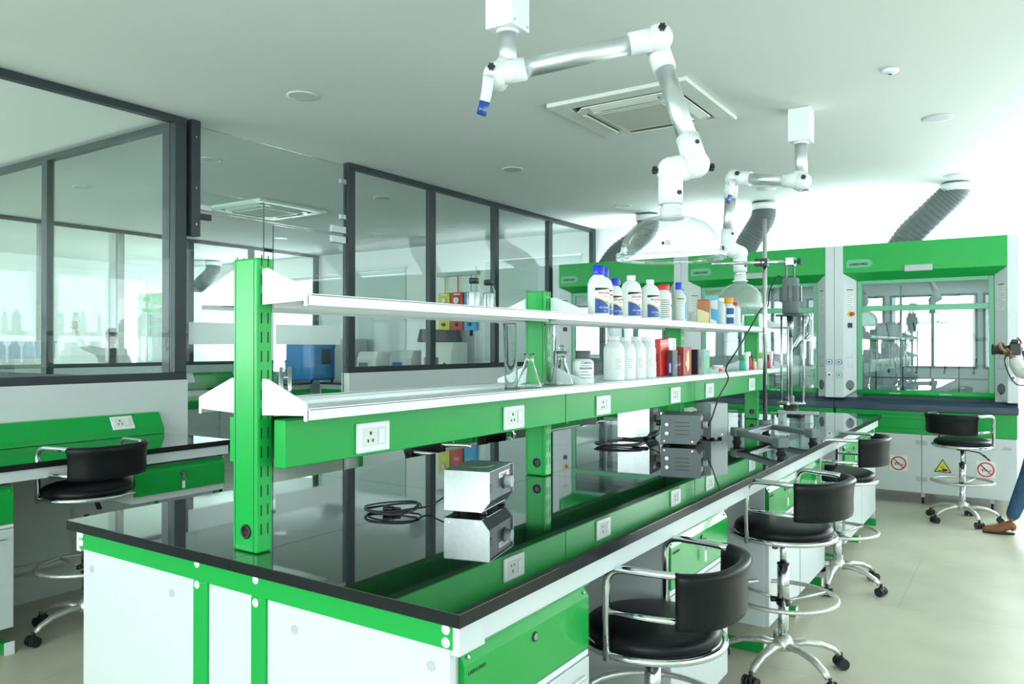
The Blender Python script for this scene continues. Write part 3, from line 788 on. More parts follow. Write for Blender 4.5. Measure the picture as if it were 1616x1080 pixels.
    m_ = B('lgrey'); 
    for u in (.25, .62): m_.box(s0 + (s1 - s0) * u, s0 + (s1 - s0) * u + .1, ys - .032, ys - .029, 1.012, 1.022)
    m_.build('finger_grip', sf, o)
    for (z0, z1) in ((1.045, 1.80), (1.852, 2.06)): B('sashglass').box(s0 + .045, s1 - .045, ys + .012, ys + .018, z0, z1).build('sash_pane', sf, o)
    # base cabinet
    if base:
        B('green').box(x0 + .01, x1 - .01, yf, yf + .03, .655, .862).build('drawer_rail', h, o, bevel=.002)
        q = B('slot')
        for (a, b, z0, z1) in ((x0 + .13, xc + .02, .70, .79), (x0 + .33, xc + .22, .822, .832)):
            for (aa, bb, c0, c1) in ((a, b, z0, z0 + .002), (a, b, z1 - .002, z1), (a, a + .002, z0, z1), (b - .002, b, z0, z1)): q.box(aa, bb, yf - .0008, yf, c0, c1)
        q._build('drawer_outline', h, o, 0, 0, 0, 2, True)
        B('white').box(x0 + .012, x1 - .012, yf + .03, yb, .12, .862).build('base_carcass', h, o)
        seams = [x0 + .012, x0 + (x1 - x0) * .5, x0 + (x1 - x0) * .73, x1 - .012]
        for i, (a, b) in enumerate(zip(seams, seams[1:])):
            dd = B('white').box(a + .003, b - .003, yf + .004, yf + .028, .115, .648).build('door', h, o, bevel=.002)
            if detail:
                if i < 2:
                    hn = B('lgrey')
                    for zz in (.22, .555):
                        e_ = b if i == 0 else a
                        hn.box(e_ - .045 if i == 0 else e_ + .005, e_ - .005 if i == 0 else e_ + .045, yf + .0, yf + .004, zz, zz + .04)
                    hn.build('hinge', dd, o)
                B('lgrey').box(a + .17 if i == 0 else b - .10, a + .26 if i == 0 else b - .04, yf - .012, yf + .004, .562, .574).build('handle', dd, o, bevel=.002)
                cx = {0: b - .19, 1: a + .17, 2: a + .16}[i]
                def F(px_, pz, d_=0): return (cx + px_ * 1.25, yf + .003 - d_, .372 + pz * 1.25)
                if i in (0, 2):
                    st_ = B('paper').box(cx - .074, cx + .074, yf + .0025, yf + .0038, .298, .447).build('warning_sign', dd, o)
                    rg = B('red').tube([F(.048 * math.cos(t), .048 * math.sin(t), .0015) for t in [k * PI / 16 for k in range(32)]], .0055, 6, closed=True)
                    rg.tube([F(-.034, .034, .002), F(.034, -.034, .002)], .0045, 6)
                    rg.m('ink').tube([F(-.025, -.005, .001), F(-.012, .008, .001), F(-.005, -.012, .001), F(.006, .004, .001), F(.012, -.014, .001), F(.032, -.004, .001)], .0035, 5)
                    rg.tube([F(-.02, .02, .001), F(-.008, .012, .001)], .003, 5); rg.tube([F(-.022, .003, .001), F(-.018, -.018, .001)], .003, 5)
                    rg.build('pictogram', st_, o)
                else:
                    st_ = B('ink').prism([(cx - .070, .318), (cx + .070, .318), (cx, .440)], yf + .0022, yf + .0038, 'y').build('warning_sign', dd, o)
                    rg = B('yellow').prism([(cx - .058, .325), (cx + .058, .325), (cx, .427)], yf + .0012, yf + .0022, 'y')
                    rg.m('ink').tube([F(-.03, -.032, .003), F(.02, -.032, .003)], .003, 5); rg.tube([F(.0, -.022, .003), F(.03, -.024, .003)], .007, 6); rg.tube([F(-.012, .0, .003), F(.01, .0, .003)], .002, 5); rg.tube([F(-.012, -.01, .003), F(.008, -.01, .003)], .002, 5)
                    rg.build('pictogram', st_, o)
        m_ = B('black')
        for xx in (x0 + .2, xc, x1 - .2):
            for yy in (yf + .12, yb - .12):
                m_.cyl((xx - .01, yy, .028), (xx + .01, yy, .028), .028, 14); m_.m('steel').box(xx - .018, xx + .018, yy - .018, yy + .018, .058, .115); m_.m('black')
        m_.build('caster', h, o)
    return h
hood(-4.72, -3.115, 'green and white fume hood at the left end of the row of three')
hood(-3.112, -1.552, 'green and white fume hood in the middle of the row of three')
hood(-1.549, -.052, 'green and white fume hood at the right end of the row, full sash in view', right_end=True)

# flexible ducts above the hoods
def duct(pts, label, r=.125):
    e = thing('exhaust_duct', label, 'duct', pts[0]); o = e.location.copy()
    P = [Vector(p) for p in pts]; fine = []
    for i in range(len(P) - 1):
        p0 = P[max(i - 1, 0)]; p1 = P[i]; p2 = P[i + 1]; p3 = P[min(i + 2, len(P) - 1)]
        for k in range(18):
            t = k / 18; fine.append(.5 * (2 * p1 + (p2 - p0) * t + (2 * p0 - 5 * p1 + 4 * p2 - p3) * t * t + (-p0 + 3 * p1 - 3 * p2 + p3) * t ** 3))
    fine.append(P[-1])
    rs = [r * (1 + (.045 if i % 3 == 0 else -.03 if i % 3 == 1 else 0)) for i in range(len(fine))]
    B('duct').tube(fine, rs, 28).build('hose', e, o)
    t = P[-1]; B('wplas').lathe([(r * 1.12, -.07), (r * 1.12, -.002)], t, 28).build('ceiling_collar', e, o)
    n = fine[-4]; B('offw').tube([n + Vector((r * 1.06 * math.cos(a), r * 1.06 * math.sin(a), .0)) for a in [i * PI / 16 for i in range(32)]], .006, 6, closed=True).build('clamp_band', e, o)
    return e
duct([(-1.05, 8.52, 2.42), (-.93, 8.50, 2.58), (-.70, 8.48, 2.80), (-.57, 8.47, 2.93), (-.55, 8.47, 3.005)], 'ribbed grey flexible duct rising from the right fume hood to the ceiling')
duct([(-2.62, 8.50, 2.42), (-2.54, 8.48, 2.58), (-2.42, 8.47, 2.76), (-2.36, 8.46, 2.86), (-2.35, 8.46, 3.0)], 'ribbed grey flexible duct rising from the middle fume hood to the ceiling')
duct([(-4.25, 8.50, 2.42), (-4.10, 8.48, 2.58), (-3.82, 8.46, 2.74), (-3.70, 8.45, 2.86), (-3.70, 8.45, 3.0)], 'ribbed grey flexible duct rising from the left fume hood, seen through the clear dome')

# ------------------------------------------------------------------ extraction arms
def joint(mb, c, r): mb.sphere(c, r, 20)
def knob(parent, p, n, o, r=.014):
    n = Vector(n).normalized(); p = Vector(p); mx = Matrix.Translation(p) @ n.to_track_quat('Z', 'Y').to_matrix().to_4x4()
    m_ = B('black'); pts = []
    for i in range(36):
        a = i * PI / 18; rr = r * (1 + .18 * math.cos(6 * a)); pts.append((rr * math.cos(a), rr * math.sin(a)))
    m_.prism(pts, .004, .018, 'z', mx); m_.lathe([(r * .5, -.004), (r * .5, .006)], seg=10, mx=mx); return m_.build('clamp_knob', parent, o)
def collar(mb, a, b, r): mb.cyl(a, b, r, 24)
def lerp(a, b, t): return Vector(a) * (1 - t) + Vector(b) * t
TR = .039
def extraction_arm(label, box, J1, J2, J3, hoodc, clear=True, tagcol='navy', vdir=Vector((-.553, .833, 0)), j3off=None, bw=.068, bh=.215):
    right = Vector((.833, .553, 0))
    e = thing('extraction_arm', label, 'fume extraction arm', (box[0], box[1], H - .002)); o = e.location.copy()
    m_ = B('wplas'); bx, by = box; m_.box(bx - bw, bx + bw, by - bw, by + bw, H - bh, H - .001); bxo = m_.build('ceiling_box', e, o, bevel=.003)
    s_ = B('lgrey')
    for dy in (-.05, .05):
        for z in (H - bh + .02, H - .02): s_.cyl((bx + bw, by + dy, z), (bx + bw + .003, by + dy, z), .005, 8)
    s_.build('screw', bxo, o)
    J1, J2, J3 = Vector(J1), Vector(J2), Vector(J3)
    top = Vector((bx, by, H - bh)); fr = -vdir * .055      # offset towards the viewer side of the hinge
    back1 = J1 - fr
    m_ = B('alu'); m_.cyl(top, Vector((bx, by, back1.z + .03)), TR, 24); m_.build('upper_tube', e, o)
    B('wplas').lathe([(TR + .010, -.012), (TR + .010, 0)], top, 24).build('tube_flange', e, o)
    # joint 1
    m_ = B('wplas'); joint(m_, back1, .054); joint(m_, J1, .056); m_.cyl(back1, J1, .054, 24); m_.cyl(back1, Vector((bx, by, back1.z + .075)), TR + .006, 24)
    d12 = (J2 - J1).normalized(); m_.cyl(J1, J1 + d12 * .125, TR + .009, 24); j1 = m_.build('elbow', e, o)
    knob(j1, J1 + fr * 1.02 + Vector((0, 0, .012)) - right * .02, fr, o)
    m_ = B('alu'); m_.cyl(J1 + d12 * .11, J2 - d12 * .11, TR, 28); m_.build('middle_tube', e, o)
    # joint 2 (tube 2 leaves on the back side)
    back2 = J2 - fr * 1.1
    m_ = B('wplas'); joint(m_, J2, .058); joint(m_, back2, .056); m_.cyl(J2, back2, .056, 24); m_.cyl(J2, J2 - d12 * .125, TR + .009, 24)
    d23 = (J3 - back2).normalized(); m_.cyl(back2, back2 + d23 * .13, TR + .009, 24); j2 = m_.build('elbow', e, o)
    knob(j2, J2 + fr * 1.05 + Vector((0, 0, .018)), fr, o)
    m_ = B('alu'); m_.cyl(back2 + d23 * .12, J3 - d23 * .08, TR, 28); m_.build('lower_tube', e, o)
    # joint 3: hinge horizontal in the picture
    hc = Vector(hoodc); J4 = Vector((hc.x, hc.y, J3.z - .03))
    ax = (J4 - J3); ax.z = 0; ax.normalize()
    m_ = B('wplas'); m_.cyl(J3 - d23 * .125, J3, TR + .009, 24); joint(m_, J3, .055); m_.tube([J3, lerp(J3, J4, .5)], .053, 24)
    m_.lathe([(.0545, -.012), (.0545, .002)], (0, 0, 0), 24, mx=Matrix.Translation(lerp(J3, J4, .45)) @ ax.to_track_quat('Z', 'Y').to_matrix().to_4x4())
    joint(m_, J4, .055); m_.cyl(lerp(J3, J4, .5), J4, .053, 24); m_.cyl(J4, J4 - Vector((0, 0, .135)), TR + .010, 24); j3 = m_.build('elbow', e, o)
    knob(j3, J3 - ax * .055 - Vector((0, 0, .01)), -ax, o); knob(j3, J4 + ax * .055, ax, o)
    kk = B('black'); kk.cyl(J3 - d23 * .09 + (right * .4 - vdir).normalized() * (TR + .006), J3 - d23 * .09 + (right * .4 - vdir).normalized() * (TR + .016), .009, 12)
    q = J4 - Vector((0, 0, .095)); kk.cyl(q + (right * .6 - vdir).normalized() * (TR + .007), q + (right * .6 - vdir).normalized() * (TR + .018), .009, 12); kk.build('set_screw', j3, o)
    # stub + dome
    zc = hc.z
    rt, top_z = (.212, zc + .155) if clear else (.168, zc + .215)
    m_ = B('alu'); m_.cyl(J4 - Vector((0, 0, .13)), (hc.x, hc.y, top_z + .03), TR - .001, 24); m_.build('hood_tube', e, o)
    B('wplas').lathe([(TR + .004, .035), (TR + .004, .0), (TR + .016, -.004), (TR + .016, -.010)][::-1], (hc.x, hc.y, top_z), 28).build('hood_flange', e, o)
    if clear:
        prof = [(TR, .155), (.07, .152), (.105, .142), (.14, .122), (.17, .092), (.19, .056), (.197, .02), (.2, .006), (.216, .004), (.216, -.014), (.2, -.016), (.19, -.010)]
        dm = MB().m('clear').lathe(prof[::-1], (hc.x, hc.y, zc), 56, capb=False, capt=False)
        dm = dm.build('clear_dome', e, o, solid=.004)
        rim = B('acryl').tube([Vector((hc.x + .208 * math.cos(a), hc.y + .208 * math.sin(a), zc - .004)) for a in [i * PI / 32 for i in range(64)]], .0095, 10, closed=True); rim.build('rim', dm, o)
    else:
        prof = [(TR, .215), (.045, .19), (.08, .175), (.115, .15), (.142, .115), (.158, .075), (.165, .03), (.168, -.005)]
        dm = MB().m('frost').lathe(prof[::-1], (hc.x, hc.y, zc), 48, capb=False, capt=False).build('clear_dome', e, o, solid=.003)
        B('acryl').tube([Vector((hc.x + .166 * math.cos(a), hc.y + .166 * math.sin(a), zc - .004)) for a in [i * PI / 28 for i in range(56)]], .006, 8, closed=True).build('rim', dm, o)
    # hanging tag
    tp = J1 if clear else J2
    base = tp + fr * 1.2 - right * .02
    rows = []; w_ = .022
    for i in range(7):
        t = i / 6; c_ = base + Vector((0, 0, -.02 - t * .17)) + right * (-.012 + .03 * t * (1 - t) - .03 * t) + fr * .15 * math.sin(t * 3)
        a_ = .3 + t * .6; dv = right * math.cos(a_) + vdir * math.sin(a_); rows.append([c_ - dv * w_ * (1 + .3 * t), c_ + dv * w_ * (1 + .3 * t)])
    tgm = B('paper').sheet(rows[:5]).m('navy').sheet(rows[4:]); tg = tgm.build('paper_tag', e, o, solid=.001, recalc=False)
    mk = B('paper')
    if True:
        a, b = rows[4][0] + fr * .02, rows[6][1] + fr * .02
        for k in range(3):
            p = lerp(lerp(rows[5][0], rows[6][0], .3), lerp(rows[5][1], rows[6][1], .3), .25 + k * .2) + fr * .03
            mk.tube([p, p + Vector((0, 0, .03))], .0014, 5)
    mk.build('tag_print', tg, o)
    return e, dm, o
a1, dome1, ao = extraction_arm('jointed white and aluminium extraction arm with clear dome nearest the camera', (-1.838, 2.732),
                      (-1.868 + .02, 2.713 - .05, 2.60), (-1.26, 2.996, 2.737), (-1.105, 3.005, 2.195), (-1.185, 2.932, 1.825))
# oval sticker on the dome
cpt = Vector((-1.185, 2.932, 1.825)); dr_ = Vector((.30, -.95, 0)).normalized(); pp = cpt + dr_ * .196 + Vector((0, 0, .024)) 
mx = face_mx(pp + dr_ * .006, Vector((.95, .30, 0)), (0, 0, 1)); mx.translation -= ao
st = MB().m('paper'); st.lathe([(.022, 0), (.022, .001)], seg=24, mx=mx, sy=.6); st.m('ink').lathe([(.006, .0012), (.006, .002)], (-.012, 0, 0), 12, mx=mx)
for k in range(3): st.box(-.003, .016, .006 - k * .006, .008 - k * .006, .001, .002, mx)
st.build('oval_sticker', dome1)
extraction_arm('jointed extraction arm with hazy bell dome above the far part of the island', (-1.23, 5.295),
                      (-1.215, 5.27, 2.545), (-1.69, 5.34, 2.635), (-1.765, 5.42, 2.165), (-1.722, 5.577, 1.725), clear=False)

# ------------------------------------------------------------------ ceiling fittings
def ac_cassette(cx, cy, label, s=.47):
    e = thing('air_conditioner', label, 'air conditioner', (cx, cy, H)); o = e.location.copy()
    z = H - .001
    m_ = B('offw')
    inner = .36
    for (a, b, c, d_) in ((-s, s, -s, -inner), (-s, s, inner, s), (-s, -inner, -inner, inner), (inner, s, -inner, inner)): m_.box(cx + a, cx + b, cy + c, cy + d_, z - .028, z)
    m_.build('panel_frame', e, o, bevel=.006)
    B('dgrey').box(cx - inner, cx + inner, cy - inner, cy + inner, z - .006, z).build('inner_recess', e, o)
    fm = B('offw'); 
    r = .352; c4 = .075
    fm.prism([(cx - r + c4, cy - r), (cx + r - c4, cy - r), (cx + r, cy - r + c4), (cx + r, cy + r - c4), (cx + r - c4, cy + r), (cx - r + c4, cy + r), (cx - r, cy + r - c4), (cx - r, cy - r + c4)], z - .036, z - .026, 'z')
    fm.build('face_plate', e, o, bevel=.004)
    for k in range(4):
        mx = Matrix.Translation((cx, cy, 0)) @ Matrix.Rotation(k * PI / 2, 4, 'Z')
        fl_ = B('black').box(-.235, .235, .290, .300, z - .0375, z - .036, mx); fl_ = fl_.build('air_slot', e, o)
        B('offw').prism([(.292, z - .050), (.297, z - .054), (.338, z - .040), (.336, z - .036)], -.225, .225, 'x', mx).build('louvre', fl_, o, bevel=.001)
    B('offw').box(cx - .25, cx + .25, cy - .25, cy + .25, z - .048, z - .036).build('grille_frame', e, o, bevel=.006)
    B('gridw').box(cx - .215, cx + .215, cy - .215, cy + .215, z - .051, z - .048).build('grille', e, o)
    return e
ac_cassette(-2.09, 4.72, 'square cassette air conditioner in the ceiling above the island')
ac_cassette(-7.15, 5.75, 'square cassette air conditioner in the ceiling behind the glass door')
def downlight(x, y, r, label, k):
    e = thing('downlight', label, 'ceiling light', (x, y, H)); o = e.location.copy()
    B('offw').lathe([(r * .86, -.004), (r, -.006), (r, -.001)], (x, y, H), 28).build('trim_ring', e, o)
    B('lgrey').lathe([(r * .85, -.0055), (r * .85, -.0025)], (x, y, H), 28).build('lens', e, o); return e
GD = 'round flush ceiling lights'
DL = [(-3.741, 3.275, .095, 'round ceiling light nearest the dark partition post, leftmost in the main lab'), (-3.753, 5.659, .095, 'round ceiling light beside the top of the second glass partition'),
      (-.495, 5.992, .095, 'round ceiling light at upper right above the right aisle'), (-3.716, 7.815, .095, 'round ceiling light above the left fume hood'),
      (-.527, 8.1, .095, 'round ceiling light beside the duct of the right fume hood'), (-2.136, 7.75, .095, 'round ceiling light in front of the middle fume hood duct'),
      (-7.666, 3.966, .095, 'round ceiling light behind the first partition'), (-5.671, 3.969, .095, 'round ceiling light just behind the glass transom'),
      (-5.606, 5.99, .095, 'round ceiling light behind the first pane right of the glass door'), (-6.2, 7.9, .095, 'round ceiling light behind the second pane right of the glass door'), (-8.9, 7.4, .095, 'round ceiling light deep in the room behind the glass door')]
for i, (x, y, r, lb) in enumerate(DL): downlight(x, y, r, lb, i)['group'] = GD
e = thing('smoke_detector', 'small round white detector on the ceiling right of the air conditioner', 'smoke detector', (-.631, 4.80, H)); o = e.location.copy()
B('wplas').lathe([(.045, -.001), (.045, -.012), (.030, -.022), (.012, -.026)][::-1], e.location, 24).build('housing', e, o)
B('slot').lathe([(.010, -.0275), (.010, -.026)], e.location, 12).build('sensor', e, o)
tag(B('dgrey').box(-1.90, -1.80, 8.0, 8.06, H - .012, H - .001).build('ceiling_vent', bevel=.003), 'small dark slot in the ceiling above the fume hoods', 'vent')

# ------------------------------------------------------------------ things standing on the island
def power_box(cx, cy, rz, w_, dpt, h_, label, front='dgrey', shell='steel', name='control_unit', feet=.011, z=.9005, knobr=.02):
    """shell box, sloped-cut lower front; front faces +x local"""
    e = thing(name, label, 'lab instrument', (cx, cy, z), R(rz))
    z0, z1 = feet, h_
    hx, hy = dpt / 2, w_ / 2
    pts = [(-hx, z0), (hx - .028, z0), (hx, z0 + .035), (hx, z1), (-hx, z1)]
    m_ = B(shell); m_.prism(pts, -hy, -hy + .003, 'y'); m_.prism(pts, hy - .003, hy, 'y'); m_.box(-hx, hx, -hy, hy, z1 - .003, z1); m_.box(-hx, -hx + .003, -hy, hy, z0, z1); m_.box(-hx, hx - .03, -hy, hy, z0, z0 + .003); m_.build('housing', e, bevel=.0012)
    m_ = B(front); m_.prism([(hx - .012, z0 + .003), (hx - .030, z0 + .003), (hx - .008, z0 + .035), (hx - .008, z1 - .004), (hx - .03, z1 - .004), (hx - .03, z0 + .01)][1:], -hy + .004, hy - .004, 'y'); fp = m_.build('front_panel', e)
    m_ = B('black'); m_.box(hx - .009, hx - .003, -hy + .012, -hy + .034, z0 + h_ * .42, z0 + h_ * .62); m_.build('rocker_switch', fp, bevel=.002)
    kz = z0 + h_ * .55
    m_ = B('dgrey'); m_.cyl((hx - .01, hy * .35, kz), (hx - .002, hy * .35, kz), knobr + .005, 24); m_.m('lgrey').cyl((hx - .002, hy * .35, kz), (hx + .022, hy * .35, kz), knobr, 24); m_.build('dial_knob', fp, bevel=.001)
    m_ = B('paper'); m_.box(hx - .0078, hx - .0070, -hy * .1, hy * .75, z1 - .038, z1 - .020); m_ = m_.build('name_plate', fp)
    text('print', 'LABGUARD', .013, face_mx((hx - .0068, 0, z1 - .033), (0, 1, 0), (0, 0, 1)), 'red', m_, .0002)
    m_ = B('black'); 
    for a in (-1, 1):
        for b in (-1, 1): m_.cyl((a * (hx - .035), b * (hy - .03), .0), (a * (hx - .035), b * (hy - .03), z0), .013, 12)
    m_.build('foot', e)
    m_ = B('chrome')
    for xx in (-hx + .02, hx - .045):
        for yy in (-hy - .0015, hy): m_.cyl((xx, yy, z0 + .015), (xx, yy + .0015, z0 + .015), .004, 10)
    m_.build('screw', e)
    return e
# box 1: left front edge (-1.636,2.029) -> corner (-1.468,2.07)
bx1 = power_box(-1.572, 2.165, 14, .235, .165, .148, 'stainless steel control box with grey front, dial and black switch, near end of the island')
m_ = B('steel').lathe([(.055, 0), (.055, .0012)], (-.01, .01, .1482), 28); m_.build('top_disc', bx1)
bx2 = power_box(-1.645, 4.255, 14, .24, .22, .175, 'grey stirrer control box with vent slots in the middle of the island', front='dgrey', shell='grey')
m_ = B('black')
for k in range(4): m_.box(-.03, .05, -.1215, -.1202, .065 + k * .022, .069 + k * .022)
m_.build('vent_slot', bx2)
m_ = B('chrome')
for z in (.07, .12): m_.cyl((-.075, -.120, z), (-.075, -.128, z), .009, 12)
m_.build('side_connector', bx2)
m_ = B('black').cyl((-.11, -.05, .12), (-.145, -.05, .12), .016, 10); m_.build('plug', bx2)
bx3 = power_box(-1.97, 4.37, 6, .22, .20, .20, 'plain stainless box standing behind the grey control box', front='grey', shell='steel')
bx4 = power_box(-1.60, 4.62, 60, .13, .13, .215, 'light grey upright control unit beyond the grey control box', front='lgrey', shell='lgrey')

def cable(name, pts, r, label, key='black', par=None):
    P = [Vector(p) for p in pts]; fine = []
    for i in range(len(P) - 1):
        p0 = P[max(i - 1, 0)]; p1 = P[i]; p2 = P[i + 1]; p3 = P[min(i + 2, len(P) - 1)]
        for k in range(8):
            t = k / 8; fine.append(.5 * (2 * p1 + (p2 - p0) * t + (2 * p0 - 5 * p1 + 4 * p2 - p3) * t * t + (-p0 + 3 * p1 - 3 * p2 + p3) * t ** 3))
    fine.append(P[-1])
    e = thing(name, label, 'cable', P[0]); B(key).tube(fine, r, 8).build('cord', e, e.location); return e
def coil(c, ang, L, W, n, r, zb, tail):
    pts = []; ca, sa = math.cos(ang), math.sin(ang)
    for i in range(n * 8):
        t = i / 8 * 2 * PI; k = 1 + .12 * math.sin(i * .7); x = L * math.cos(t) * k; y = W * math.sin(t) * (1 + .25 * math.cos(i * .9)) + .012 * math.cos(i * .35)
        pts.append((c[0] + x * ca - y * sa, c[1] + x * sa + y * ca, zb + .004 + .0045 * (i / 8) + .012 * max(0, math.sin(t + 1))))
    return pts + tail
cb = cable('power_cable', coil((-1.775, 1.955), .55, .090, .070, 3, .0035, .903, [(-1.70, 2.03, .915), (-1.675, 2.06, .93), (-1.662, 2.085, .945)]), .0030, 'coiled black mains cable lying left of the stainless control box')
o = cb.location
m_ = B('black'); m_.tube([(-1.80, 1.93, .915), (-1.772, 1.945, .915)], [.013, .010], 10, flat=(.8, 1.2)); m_.tube([(-1.772, 1.945, .915), (-1.75, 1.96, .914)], [.007, .0045], 8); m_.build('plug', cb, o)
cb = cable('power_cable', coil((-1.90, 3.98), .75, .14, .085, 3, .004, .903, [(-1.85, 4.12, .92), (-1.79, 4.18, .94), (-1.765, 4.20, .96)]), 0.0034, 'coiled black cable in front of the grey control box')
m_ = B('black').tube([(-1.88, 4.08, .925), (-1.82, 4.15, .93)], [.012, .012], 8); m_.build('plug', cb, cb.location)
cable('stirrer_cable', [(-1.30, 5.11, 1.90), (-1.335, 5.10, 1.91), (-1.37, 5.06, 1.82), (-1.375, 5.03, 1.72), (-1.40, 4.98, 1.70), (-1.43, 4.88, 1.60), (-1.45, 4.72, 1.48), (-1.46, 4.63, 1.42), (-1.50, 4.58, 1.33), (-1.50, 4.62, 1.26), (-1.50, 4.45, 1.16), (-1.52, 4.38, 1.04), (-1.545, 4.37, .99)], .0045, 'black cable running down from the stirrer motor past the shelves to the grey box')

# overhead stirrer stand
e = thing('stirrer_stand', 'grey cast U-shaped stand base with tall chrome rod near the far right of the island', 'lab stand', (-1.25, 4.6, .9)); o = e.location.copy()
Lp, Np, Hp, Fp = Vector((-1.41, 4.50, 0)), Vector((-1.06, 4.12, 0)), Vector((-1.35, 4.93, 0)), Vector((-1.02, 4.66, 0))
def beam(mb, a, b, w_, z0, z1):
    a = Vector(a); b = Vector(b); d_ = (b - a).normalized(); n = Vector((-d_.y, d_.x, 0)) * w_
    mb.prism([tuple((a - n)[:2]), tuple((b - n)[:2]), tuple((b + n)[:2]), tuple((a + n)[:2])], z0, z1, 'z')
m_ = B('grey')
beam(m_, Lp, Np, .022, .945, .975); beam(m_, Hp, Fp, .022, .945, .975); beam(m_, lerp(Lp, Np, .18), lerp(Hp, Fp, .06), .026, .945, .978)
beam(m_, Np - (Np - Lp).normalized() * .04, Np + (Np - Lp).normalized() * .03, .03, .935, .985); beam(m_, Fp - (Fp - Hp).normalized() * .04, Fp + (Fp - Hp).normalized() * .03, .03, .935, .985)
beam(m_, Lp - (Np - Lp).normalized() * .03, Lp + (Np - Lp).normalized() * .04, .03, .935, .985)
m_.cyl((-1.371, 4.955, .935), (-1.371, 4.955, .995), .04, 20)
st_ = m_.build('base', e, o, bevel=.006)
m_ = B('rubber')
for p in (Lp, Np, Fp, Hp + Vector((-.02, .03, 0))): m_.cyl((p.x, p.y, .9005), (p.x, p.y, .937), .02, 14); m_.cyl((p.x, p.y, .9005), (p.x, p.y, .908), .026, 14)
m_.build('foot', e, o)
RX, RY = -1.373, 4.955
m_ = B('chrome'); m_.cyl((RX, RY, .99), (RX, RY, 2.27), .0135, 16); m_.build('rod', e, o)
# clamps, cross bar and motor
m_ = thing('overhead_stirrer', 'grey stirrer motor hanging with chrome rods from a bar clamped to the stand', 'stirrer', (RX, RY, 2.0)); mo = m_.location.copy(); ov = m_
bar0, bar1 = Vector((RX - .24, RY + .02 - .16, 1.985)), Vector((-1.205, 5.10, 2.0))
bd = (bar1 - bar0).normalized()
bar0 = Vector((RX, RY - .022, 1.99)) - bd * .33; bar1 = Vector((RX, RY - .022, 1.99)) + bd * .20
B('chrome').cyl(bar0, bar1, .010, 14).build('cross_bar', ov, mo)
k_ = B('black'); k_.box(RX - .022, RX + .022, RY - .03, RY + .022, 1.965, 2.015); cc = Vector((RX, RY, 1.99)); vd = Vector((.28, -.96, 0))
k_.cyl(cc + Vector((-.04, -.02, 0)), cc + Vector((-.04, -.02, 0)) + vd * .03, .026, 20); k_.build('boss_head', ov, mo, bevel=.003)
MC = Vector((-1.262, 5.03, 0))
c2 = B('steel'); c2.box(bar1.x - .05, bar1.x + .0, bar1.y - .045, bar1.y + .02, 1.97, 2.02); c2.build('end_clamp', ov, mo, bevel=.003)
kp = bar1 + bd * .02; kb = B('dgrey'); kb.cyl(bar1, kp, .005, 8); kb.cyl(kp, kp + bd * .014, .022, 10); kb.build('clamp_screw', ov, mo)
MC = Vector((bar1.x - .025, bar1.y - .012, 0)); rgt = Vector((.87, .5, 0))
m_ = B('dgrey')
for s_ in (-.030, .018): p = MC + rgt * s_; m_.box(p.x - .007, p.x + .007, p.y - .007, p.y + .007, 1.87 if s_ > 0 else 1.66, 2.01)
m_.build('hanger', ov, mo, bevel=.001)
m_ = B('grey'); m_.lathe([(.045, 1.665), (.052, 1.67), (.052, 1.735), (.058, 1.74), (.058, 1.84), (.05, 1.845), (.05, 1.885), (.044, 1.892)], (MC.x, MC.y, 0), 28)
mot = m_.build('motor', ov, mo)
m_ = B('dgrey')
for k in range(14):
    a = k * PI / 7
    if k % 2 == 0: mx = Matrix.Translation((MC.x, MC.y, 0)) @ Matrix.Rotation(a, 4, 'Z'); m_.box(.056, .066, -.012, .012, 1.742, 1.838, mx)
m_.build('cooling_fin', mot, mo)
B('dgrey').lathe([(.092, 1.652), (.092, 1.66)], (MC.x, MC.y, 0), 28).build('mounting_plate', ov, mo)
m_ = B('chrome')
for a in (PI * .17, PI * .17 + 2.094, PI * .17 + 4.189): m_.cyl((MC.x + .078 * math.cos(a), MC.y + .078 * math.sin(a), 1.10), (MC.x + .078 * math.cos(a), MC.y + .078 * math.sin(a), 1.655), .0065, 10); m_.sphere((MC.x + .078 * math.cos(a), MC.y + .078 * math.sin(a), 1.10), .012, 8)
m_.build('guide_rod', ov, mo)
B('steel').cyl((MC.x, MC.y, 1.10), (MC.x, MC.y, 1.655), .010, 14).cyl((MC.x, MC.y, 1.52), (MC.x, MC.y, 1.655), .016, 14).build('drive_shaft', ov, mo)
m_ = B('steel').lathe([(.035, 1.055), (.045, 1.06), (.045, 1.095), (.082, 1.10), (.082, 1.106), (.02, 1.112), (.018, 1.15)], (MC.x, MC.y, 0), 28); hdm = m_.build('mixing_head', ov, mo)
m_ = B('slot')
for k in range(12): a = k * PI / 6; mx = Matrix.Translation((MC.x, MC.y, 0)) @ Matrix.Rotation(a, 4, 'Z'); m_.box(.0448, .0458, -.004, .004, 1.07, 1.085, mx)
m_.build('hole', hdm, mo)
# clear acrylic shield box and dark sink
e = thing('splash_screen', 'clear upright acrylic screen with pale lower rail beyond the stirrer', 'screen', (-1.5, 6.0, .9)); o = e.location.copy()
B('acryl').box(-1.53, -1.27, 5.90, 5.906, .905, 1.56).build('sheet', e, o)
B('lgrey').box(-1.54, -1.255, 5.885, 5.92, .962, .985).build('rail', e, o, bevel=.003)
B('lgrey').box(-1.53, -1.49, 5.86, 5.95, .9005, .96).box(-1.34, -1.30, 5.86, 5.95, .9005, .96).build('foot', e, o, bevel=.002)
e = thing('bench_sink', 'black sink bowl set in the far end of the island', 'sink', (-1.59, 6.62, .9)); o = e.location.copy()
m_ = B('black'); 
for (a, b, c, d_) in ((-1.69, -1.49, 6.42, 6.44), (-1.69, -1.49, 6.80, 6.82), (-1.69, -1.67, 6.44, 6.80), (-1.51, -1.49, 6.44, 6.80)): m_.box(a, b, c, d_, .9005, .915)
